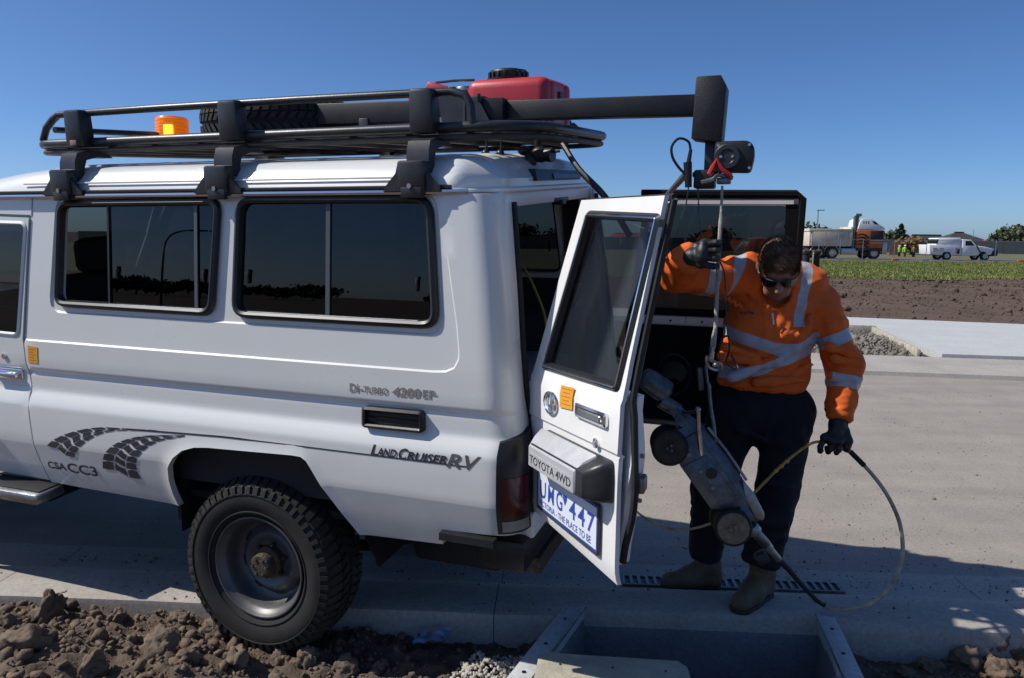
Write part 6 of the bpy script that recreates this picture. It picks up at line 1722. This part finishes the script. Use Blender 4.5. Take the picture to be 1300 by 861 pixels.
# tip truck
Yt = 70; x0 = gx(1018, Yt); S = (gx(1120, Yt) - x0) / 102          # metres per pixel
tr = thing('tip_truck', 'dusty tip truck with white roof and orange striped cab parked on the far road', 'truck', (x0, Yt, ZR))
tx = lambda px: (px - 1018) * S
tz = lambda py: (328.5 - py) * S
M['dustwhite'] = mat('dusty_white', (.50, .42, .32), .7, col2=(.66, .60, .50), vscale=1.4)
M['orange'] = mat('orange_paint', (.48, .12, .02), .5, var=.2, vscale=3)
M['fardark'] = mat('dark_chassis', (.03, .028, .026), .8)
M['cabwhite'] = mat('cab_white', (.75, .76, .78), .4)
def tb_(x0, x1, z0, z1, y0, y1, name, m, parent=tr, bev=.03): b = B(); b.box(((tx(x0) + tx(x1)) / 2, (y0 + y1) / 2, (tz(z0) + tz(z1)) / 2), (abs(tx(x1) - tx(x0)), abs(y1 - y0), abs(tz(z1) - tz(z0))), bev=bev); return b.build(name, m, parent)
by = tb_(1021, 1073, 292, 312.5, -1.2, 1.2, 'tipper_body', 'dustwhite')
tb_(1020, 1074, 291, 294.5, -1.27, 1.27, 'top_rim', 'dustwhite', by)
for px in (1024, 1041, 1057, 1072): tb_(px - .6, px + .6, 295, 312, -1.25, -1.2, 'body_stake', 'dustwhite', by, .01)
tb_(1072, 1075, 288.5, 312, -1.2, 1.2, 'headboard', 'dustwhite', by)
tb_(1024, 1116, 313, 319, -.5, .5, 'chassis', 'fardark')
tb_(1062, 1083, 315, 323, -1.15, -.5, 'fuel_tank', 'alloy')
cab = tb_(1080, 1114, 292, 314.5, -1.2, 1.2, 'cab', 'orange', bev=.08)
b = B(); pr = [(1081, 291.5), (1083.5, 280), (1087, 278), (1098, 278.5), (1106, 284), (1115, 289.5), (1115, 291.5)]
b.prism([(tx(a), tz(c)) for a, c in pr], 2.3, lambda a, c, h: (a, -1.15 + h, c), .05); b.build('roof_fairing', 'cabwhite', cab)
b = B(); b.prism([(tx(a), tz(c)) for a, c in ((1098, 281), (1102, 281.5), (1106, 285), (1101, 284.8))], .02, lambda a, c, h: (a, -1.165 - h, c)); b.build('fairing_window', 'fardark', cab)
for q in (1087, 1090, 1093): tb_(q, q + 1.6, 281, 284.5, -1.165, -1.155, 'fairing_window', 'grey', cab, .0)
tb_(1097, 1112.5, 292.8, 304, -1.225, -1.20, 'side_window', 'fardark', cab, .01); tb_(1112.5, 1115, 293, 303, -1.1, 1.1, 'windscreen', 'fardark', cab, .01)
for k in range(4):
    b = B(); P = [Vector((tx(1081), -1.21, tz(298 + 4 * k))), Vector((tx(1088), -1.21, tz(297.5 + 4 * k))), Vector((tx(1095), -1.21, tz(302 + 4 * k)))]
    b.tube(catmull(P, 4), .09, 5); b.build('cab_stripe', 'fardark', cab)
for k in (304.5, 307.5): tb_(1097, 1113, k, k + .9, -1.215, -1.2, 'cab_stripe', 'dustwhite', cab, .0)
tb_(1113, 1119, 307, 322, -1.15, 1.15, 'bull_bar', 'alloy'); tb_(1080, 1112, 314.5, 318, -1.2, -.6, 'step_guard', 'fardark')
for px in (1078, 1081.5):
    b = B(); b.cyl((tx(px), -.9, tz(315)), (tx(px), -.9, tz(276)), .13, seg=10); b.tube([(tx(px), -.9, tz(276)), (tx(px + 1.5), -.9, tz(273.8)), (tx(px + 4), -.9, tz(273.5))], .14, 8); b.build('exhaust_stack', 'steel', tr)
def far_wheel(parent, c, r, w, m='dustwhite'):
    e = bpy.data.objects.new('wheel', None); COL.objects.link(e); e.parent = parent; e.location = c
    b = B(); b.lathe([(r * .55, -w / 2), (r * .92, -w / 2), (r, -w * .3), (r, w * .3), (r * .92, w / 2), (r * .5, w / 2)], (0, 0, 0), (0, 1, 0), 24); b.build('tyre', 'rubber', e)
    b = B(); b.lathe([(r * .6, -w / 2 - .01), (r * .5, -w * .3), (r * .2, -w * .3), (r * .18, -w * .55), (0, -w * .55)], (0, 0, 0), (0, 1, 0), 20); b.build('rim', m, e)
for px in (1033, 1050.5):
    for y in (-1., 1.): far_wheel(tr, (tx(px), y, .56), .56, .45)
    b = B(); b.tube([(tx(px) + .66 * math.cos(a), -1.0, .56 + .66 * math.sin(a)) for a in np.linspace(.1, math.pi - .1, 10)], .05, 5); b.build('mud_guard', 'dustwhite', tr)
for y in (-1., 1.): far_wheel(tr, (tx(1103), y, .56), .56, .35)
# white service ute
Yu = 70; u0 = gx(1175, Yu); Su = (gx(1260, Yu) - u0) / 85
ut = thing('service_ute', 'white utility truck with canopy and tool boxes parked on the far road', 'utility truck', (u0, Yu, ZR - .02))
vx = lambda px: (px - 1175) * Su
vz = lambda py: (331.5 - py) * Su
def up_(name, m, P, y0, y1, bev=.03, parent=ut): b = B(); b.prism([(vx(a), vz(c)) for a, c in P], y1 - y0, lambda a, c, h: (a, y0 + h, c), bev); return b.build(name, m, parent)
up_('canopy', 'cabwhite', [(1184, 303.5), (1214, 303), (1214, 314), (1182, 314)], -.85, .85, .12)
tbx = up_('tool_box', 'cabwhite', [(1173.5, 312), (1214, 314.2), (1214, 325), (1202, 325), (1200, 321), (1192, 321), (1190, 325), (1175, 324)], -.93, .93, .02)
for a, c in ((1178, 321), (1186, 320), (1205, 321)): up_('box_lid', 'dustwhite', [(a, 315.5), (a + 6, 315.8), (a + 6, c), (a, c)], -.945, -.93, .0, tbx)
up_('rear_window', 'shade_lens', [(1181.8, 305.5), (1184.2, 304.8), (1184.2, 310), (1181.8, 310.5)], -.86, .7, 0)
up_('black_can', 'fardark', [(1208, 317), (1211.5, 317), (1211.5, 323), (1208, 323)], -1.0, -.93, .02)
cb = up_('cab', 'cabwhite', [(1215, 305), (1226, 305.5), (1233, 312.5), (1244, 314), (1255, 316.5), (1256, 324), (1247, 324), (1244, 320), (1239, 320), (1236, 325), (1215, 326)], -.9, .9, .06)
up_('side_window', 'fardark', [(1218.5, 306.8), (1225.5, 307.2), (1230.5, 312.8), (1218.5, 312.8)], -.915, -.88, 0, cb)
up_('snorkel', 'fardark', [(1231.8, 312.5), (1233, 312.5), (1238.5, 321), (1237, 321)], -.96, -.9, 0, cb)
up_('bull_bar', 'fardark', [(1253, 318), (1260, 317), (1260.5, 325), (1250, 326)], -.9, .9, .05)
for px in (1197, 1245):
    for y in (-.75, .75): far_wheel(ut, (vx(px), y, .40), .40, .25, 'alloy')
# workers behind
M['lime'] = mat('lime_vest', (.35, .62, .05), .7); M['khaki'] = mat('khaki', (.22, .14, .05), .8)
def worker(px, pt, pb, Y, vest, legs, lab):
    zb = zat(pb, px, Y); h = zat(pt, px, Y) - zb; p = thing('person', lab, 'person', (gx(px, Y), Y, zb), 0, 'road workers beyond the grass'); s = h / 1.75
    def fn(X):
        d = capsule(X, np.array([-.09, 0, .05]) * s, np.array([-.09, 0, .85]) * s, .075 * s, .10 * s); d = smin(d, capsule(X, np.array([.10, -.03, .05]) * s, np.array([.09, 0, .85]) * s, .075 * s, .10 * s), .04 * s)
        d = smin(d, capsule(X, np.array([0, 0, .95]) * s, np.array([0, .0, 1.38]) * s, .17 * s, .19 * s), .06 * s); d = smin(d, np.linalg.norm(X - np.array([.02, -.03, 1.63]) * s, axis=-1) - .115 * s, .04 * s)
        for q in (-1, 1): d = smin(d, capsule(X, np.array([q * .22, 0, 1.40]) * s, np.array([q * .29, -.08, .88]) * s, .065 * s, .05 * s), .04 * s)
        return d
    V, Q = surface_nets(fn, np.array([-.5, -.4, -.05]) * s, np.array([.5, .4, 1.85]) * s, .045 * s)
    me = mesh_np('body', V, Q); bm = bmesh.new(); bm.from_mesh(me); bmesh.ops.recalc_face_normals(bm, faces=bm.faces); bm.to_mesh(me); bm.free(); smooth(me)
    o = link('body', me, ['skin', vest, legs, 'boot'], p)
    for f in me.polygons:
        z = f.center.z / s; f.material_index = 0 if z > 1.50 else 1 if z > .92 else 2 if z > .12 else 3
    b = B(); b.sph((.02 * s, -.03 * s, 1.70 * s), .125 * s, 12, (1.1, 1.2, .7)); b.build('hat', 'cabwhite' if vest == 'lime' else 'fardark', p)
worker(1142.5, 312, 329, 84, 'lime', 'fardark', 'road worker in lime vest and dark trousers, nearest the truck of the three')
worker(1149.5, 311.5, 329.5, 82, 'lime', 'khaki', 'road worker in bright lime vest and khaki trousers, middle of the three')
worker(1161, 312, 329.5, 82, 'khaki', 'fardark', 'road worker in dull khaki shirt, nearest the white utility truck')
# orange barrier mesh and posts of the temporary fence
M['bmesh'] = mat('orange_mesh', (.55, .2, .09), .8, var=.3, vscale=4)
fn_ = thing('barrier_mesh', 'faded orange barrier mesh standing behind the far road left of the workers', 'barrier', (gx(1135.5, 80), 80, 0))
for k in range(3):
    b = B(); b.box(((k - 1) * .28, 0, .95), (.22, .02, 1.3)); b.build('mesh_panel', 'bmesh', fn_)
    b = B(); b.cyl(((k - 1) * .28 - .13, 0, 0), ((k - 1) * .28 - .13, 0, 1.7), .025, seg=6); b.build('post', 'steel', fn_)
fc = thing('site_fence', 'temporary wire site fence of thin posts along the near edge of the far road', 'fence', (gx(1040, 66), 66, .08))
fxs = [1040, 1067, 1096, 1136, 1177, 1220, 1265, 1306]
for a in fxs:
    b = B(); x = gx(a, 66) - fc.location.x; b.cyl((x, 0, -.05), (x, 0, 1.75), .028, seg=6); b.box((x, 0, .03), (.5, .22, .12), bev=.02); b.build('fence_post', 'alloy', fc)
for z in (.12, 1.72):
    b = B(); b.cyl((0, 0, z), (gx(1306, 66) - fc.location.x, 0, z), .018, seg=6); b.build('fence_rail', 'alloy', fc)
for a, Y in ((1136.5, 65.4), (1306, 65.2), (1296, 65.2)):
    b = B(); c = at(a, 331, Y); b.box((0, 0, .09), (.55, .2, .16), bev=.03); b.cyl((0, 0, .17), (0, 0, .26), .05, seg=8); o = b.build('traffic_block', 'orange'); o.location = (c.x, Y, .085)
    tag(o, 'small orange plastic traffic block on the far road' + (' by the workers' if a < 1200 else ' at the right edge' if a > 1300 else ' right of the white truck'), 'traffic block')
# paling fence, houses
M['paling'] = mat('grey_paling', (.20, .19, .18), .9, var=.15, vscale=2)
pf = thing('paling_fence', 'long weathered grey paling fence in front of the far houses', 'fence', (-60, 108, 0))
for i in range(60):
    b = B(); b.box((2.2 + 4.4 * i, 0, .95 + .05 * math.sin(i * 2.3)), (4.34, .06, 1.75)); b.build('fence_panel', 'paling', pf)
M['tiledark'] = mat('dark_roof_tiles', (.045, .043, .043), .8, var=.25, vscale=3, bump=.4, bscale=6, dist=.1)
M['tilered'] = mat('red_roof_tiles', (.32, .085, .045), .8, var=.25, vscale=3, bump=.4, bscale=6, dist=.1)
M['brickw'] = mat('brick_wall', (.24, .16, .12), .9, var=.2, vscale=4)
def house(pxl, pxr, ridge, eave, Y, m, lab, hip=.28, walls='brickw'):
    xl, xr = gx(pxl, Y), gx(pxr, Y); zr, ze = zat(ridge, (pxl + pxr) / 2, Y), zat(eave, (pxl + pxr) / 2, Y); w = xr - xl; t = thing('house', lab, 'house', (xl, Y, 0)); dp = min(11, w * .8)
    b = B(); b.box((w / 2, dp / 2, ze / 2), (w * .92, dp * .9, ze)); wl = b.build('wall', walls, t)
    b = B(); k = hip * w
    v = [b.bm.verts.new(p) for p in ((0, 0, ze), (w, 0, ze), (w, dp, ze), (0, dp, ze), (k, dp / 2, zr), (w - k, dp / 2, zr))]
    for f in ((0, 1, 5, 4), (1, 2, 5), (2, 3, 4, 5), (3, 0, 4), (0, 3, 2, 1)): b.bm.faces.new([v[q] for q in f])
    rf = b.build('roof', m, t)
    b = B(); b.cyl((k, dp / 2, zr + .05), (w - k, dp / 2, zr + .05), .12, seg=6); b.build('ridge_cap', m, rf)
    for q in (.2, .55, .8):
        b = B(); b.box((w * q, dp * .05 - .03, ze * .6), (1.6, .08, 1.1)); wf = b.build('window', 'cabwhite', wl)
        b = B(); b.box((w * q, dp * .05 - .09, ze * .6), (1.4, .04, .9)); b.build('pane', 'fardark', wf)
    return t
house(1160, 1214, 299, 309, 122, 'tiledark', 'house with low dark tiled roof behind the white canopy', .15)
house(1196, 1272, 295.5, 311, 118, 'tiledark', 'house with peaked dark tiled roof above the white utility truck', .42)
house(1262, 1330, 302, 311.5, 114, 'tilered', 'house with red tiled roof at the right edge', .2)
house(1118, 1150, 303, 311, 128, 'tiledark', 'small dark roofed house behind the road workers', .3)
for i, (a, b_, r_, e_, m_) in enumerate(((880, 940, 298, 309, 'tiledark'), (760, 850, 297, 309, 'tilered'), (640, 730, 299, 310, 'tiledark'), (500, 610, 296, 309, 'tiledark'), (330, 440, 298, 309, 'tilered'))):
    house(a, b_, r_, e_, 125 + 3 * i, m_, ['house with dark roof beyond the open car doors', 'house with red roof beyond the car tail', 'house with dark roof seen through the car tail', 'house with peaked dark roof hidden behind the car windows', 'house with red roof hidden behind the car'][i])
def pole(px, top, Y, lab, r=.07, lamp=False):
    t = thing('light_pole', lab, 'pole', (gx(px, Y), Y, 0)); h = zat(top, px, Y); b = B(); b.cyl((0, 0, 0), (0, 0, h), r, r * .6, 8); b.build('mast', 'alloy', t)
    if lamp: b = B(); b.box((.3, 0, h), (.9, .3, .12), bev=.03); b.build('lamp_head', 'alloy', t)
pole(1036.5, 267, 100, 'slim street light pole standing behind the tip truck', .12, True); pole(1235, 291, 120, 'thin aerial mast above the dark house roof', .06); 
leafy('tree', 'dark rounded tree behind the tipper body of the truck', 'tree', (gx(1033, 112), 112, 0), zat(283.5, 1033, 112), 6.4, 'leafdark', 3)
leafy('conifer', 'dark conifer with tiered branches behind the road workers', 'tree', (gx(1143, 110), 110, 0), zat(285.5, 1143, 110), 4.2, 'leafdark', 5, 1300, .30, .2, 'cone')
leafy('tree', 'bushy dark tree beside the conifer on its left', 'tree', (gx(1136, 112), 112, 0), zat(294, 1136, 112), 3.4, 'leafmid', 6, 700)
leafy('tree', 'small rounded tree just right of the truck cab', 'tree', (gx(1122, 112), 112, 0), zat(294.5, 1122, 112), 2.6, 'leafdark', 7, 600, .28)
leafy('tree', 'large olive green tree at the right edge above the red roof', 'tree', (gx(1292, 112), 112, 0), zat(283.5, 1292, 112), 6.8, 'leafmid', 8, 1500, .34)
leafy('tree', 'small dark tree between the dark and the red roofs', 'tree', (gx(1263, 112), 112, 0), zat(297, 1263, 112), 2.4, 'leafdark', 9, 500, .25)
leafy('shrub', 'large rusty brown shrub behind the road workers', 'shrub', (gx(1158, 96), 96, 0), zat(299, 1158, 96), 5.4, 'leafdry', 10, 900, .28)
leafy('tree', 'spreading green tree behind the car tail', 'tree', (gx(905, 112), 112, 0), zat(288, 905, 112), 6.5, 'leafmid', 12)
leafy('tree', 'round dark tree seen through the car tail', 'tree', (gx(720, 112), 112, 0), zat(288, 720, 112), 6.5, 'leafdark', 13)
leafy('tree', 'tall green tree seen through the tail window', 'tree', (gx(660, 110), 110, 0), zat(284, 660, 110), 6, 'leafmid', 14)
leafy('tree', 'broad dark tree hidden behind the car windows', 'tree', (gx(560, 115), 115, 0), zat(286, 560, 115), 7, 'leafdark', 15)
# pair of black wrapped drums at the near edge of the grass
for i, (px, lab) in enumerate(((1024.5, 'black wrapped riser pipe at the grass edge, left of the pale stake'), (1037, 'black wrapped riser pipe at the grass edge, right of the pale stake'))):
    t = thing('riser_pipe', lab, 'pipe', (gx(px, 41), 41, .02), 0, 'black risers at the grass edge'); b = B(); b.lathe([(.19, 0), (.20, .4), (.19, .95), (.23, 1.0), (.235, 1.10), (.18, 1.13), (0, 1.12)], (0, 0, 0), (0, 0, 1), 16); b.build('riser_wrap', 'rubber', t)
    b = B(); b.box((.02, -.05, 1.14), (.42, .3, .12), bev=.04); b.build('muddy_cap', 'farsoil', t)
b = B(); b.box((gx(1031, 41), 40.7, .55), (.06, .06, 1.15), bev=.005); tag(b.build('survey_stake', 'wood'), 'pale timber stake standing between the two black risers', 'stake')
# street light across the near side of the road, seen mirrored in the car window
t = thing('street_light', 'tall curved street light mirrored in the front side window of the car', 'street light', (-70, -28.5, 0))
b = B(); b.tube(catmull([(0, 0, -.1), (.1, -.1, 4.5), (.3, -.4, 6.2), (1.0, -1.4, 6.95), (2.3, -3.2, 7.1)], 6), [.11] * 7 + [.08] * 18, 8); b.build('mast', 'fardark', t)
b = B(); b.box((2.7, -3.7, 7.1), (.9, .5, .14), Matrix.Rotation(-.9, 3, 'Z'), .04); b.build('lamp_head', 'fardark', t)
LB = ['broad dark tree mirrored low in the car windows, farthest left', 'low dark tree mirrored in the car windows beside the broad one', 'dense dark tree mirrored at the foot of the front side window', 'wide dark tree mirrored at the foot of the rear side window', 'dark tree mirrored at the rear end of the side windows', 'small dark tree mirrored below the street light', 'flat topped dark tree mirrored between the side windows']
for i, (x, y, h, w) in enumerate(((-190, -78, 4.2, 14), (-190, -101, 3.2, 14), (-180, -89, 3.8, 13), (-205, -139, 4.6, 17), (-160, -154, 3.6, 12), (-190, -83, 3.2, 12), (-190, -116, 3.4, 16))):
    leafy('tree', LB[i], 'tree', (x, y, 0), h, w, 'leafdark', 40 + i, 1300, .75)
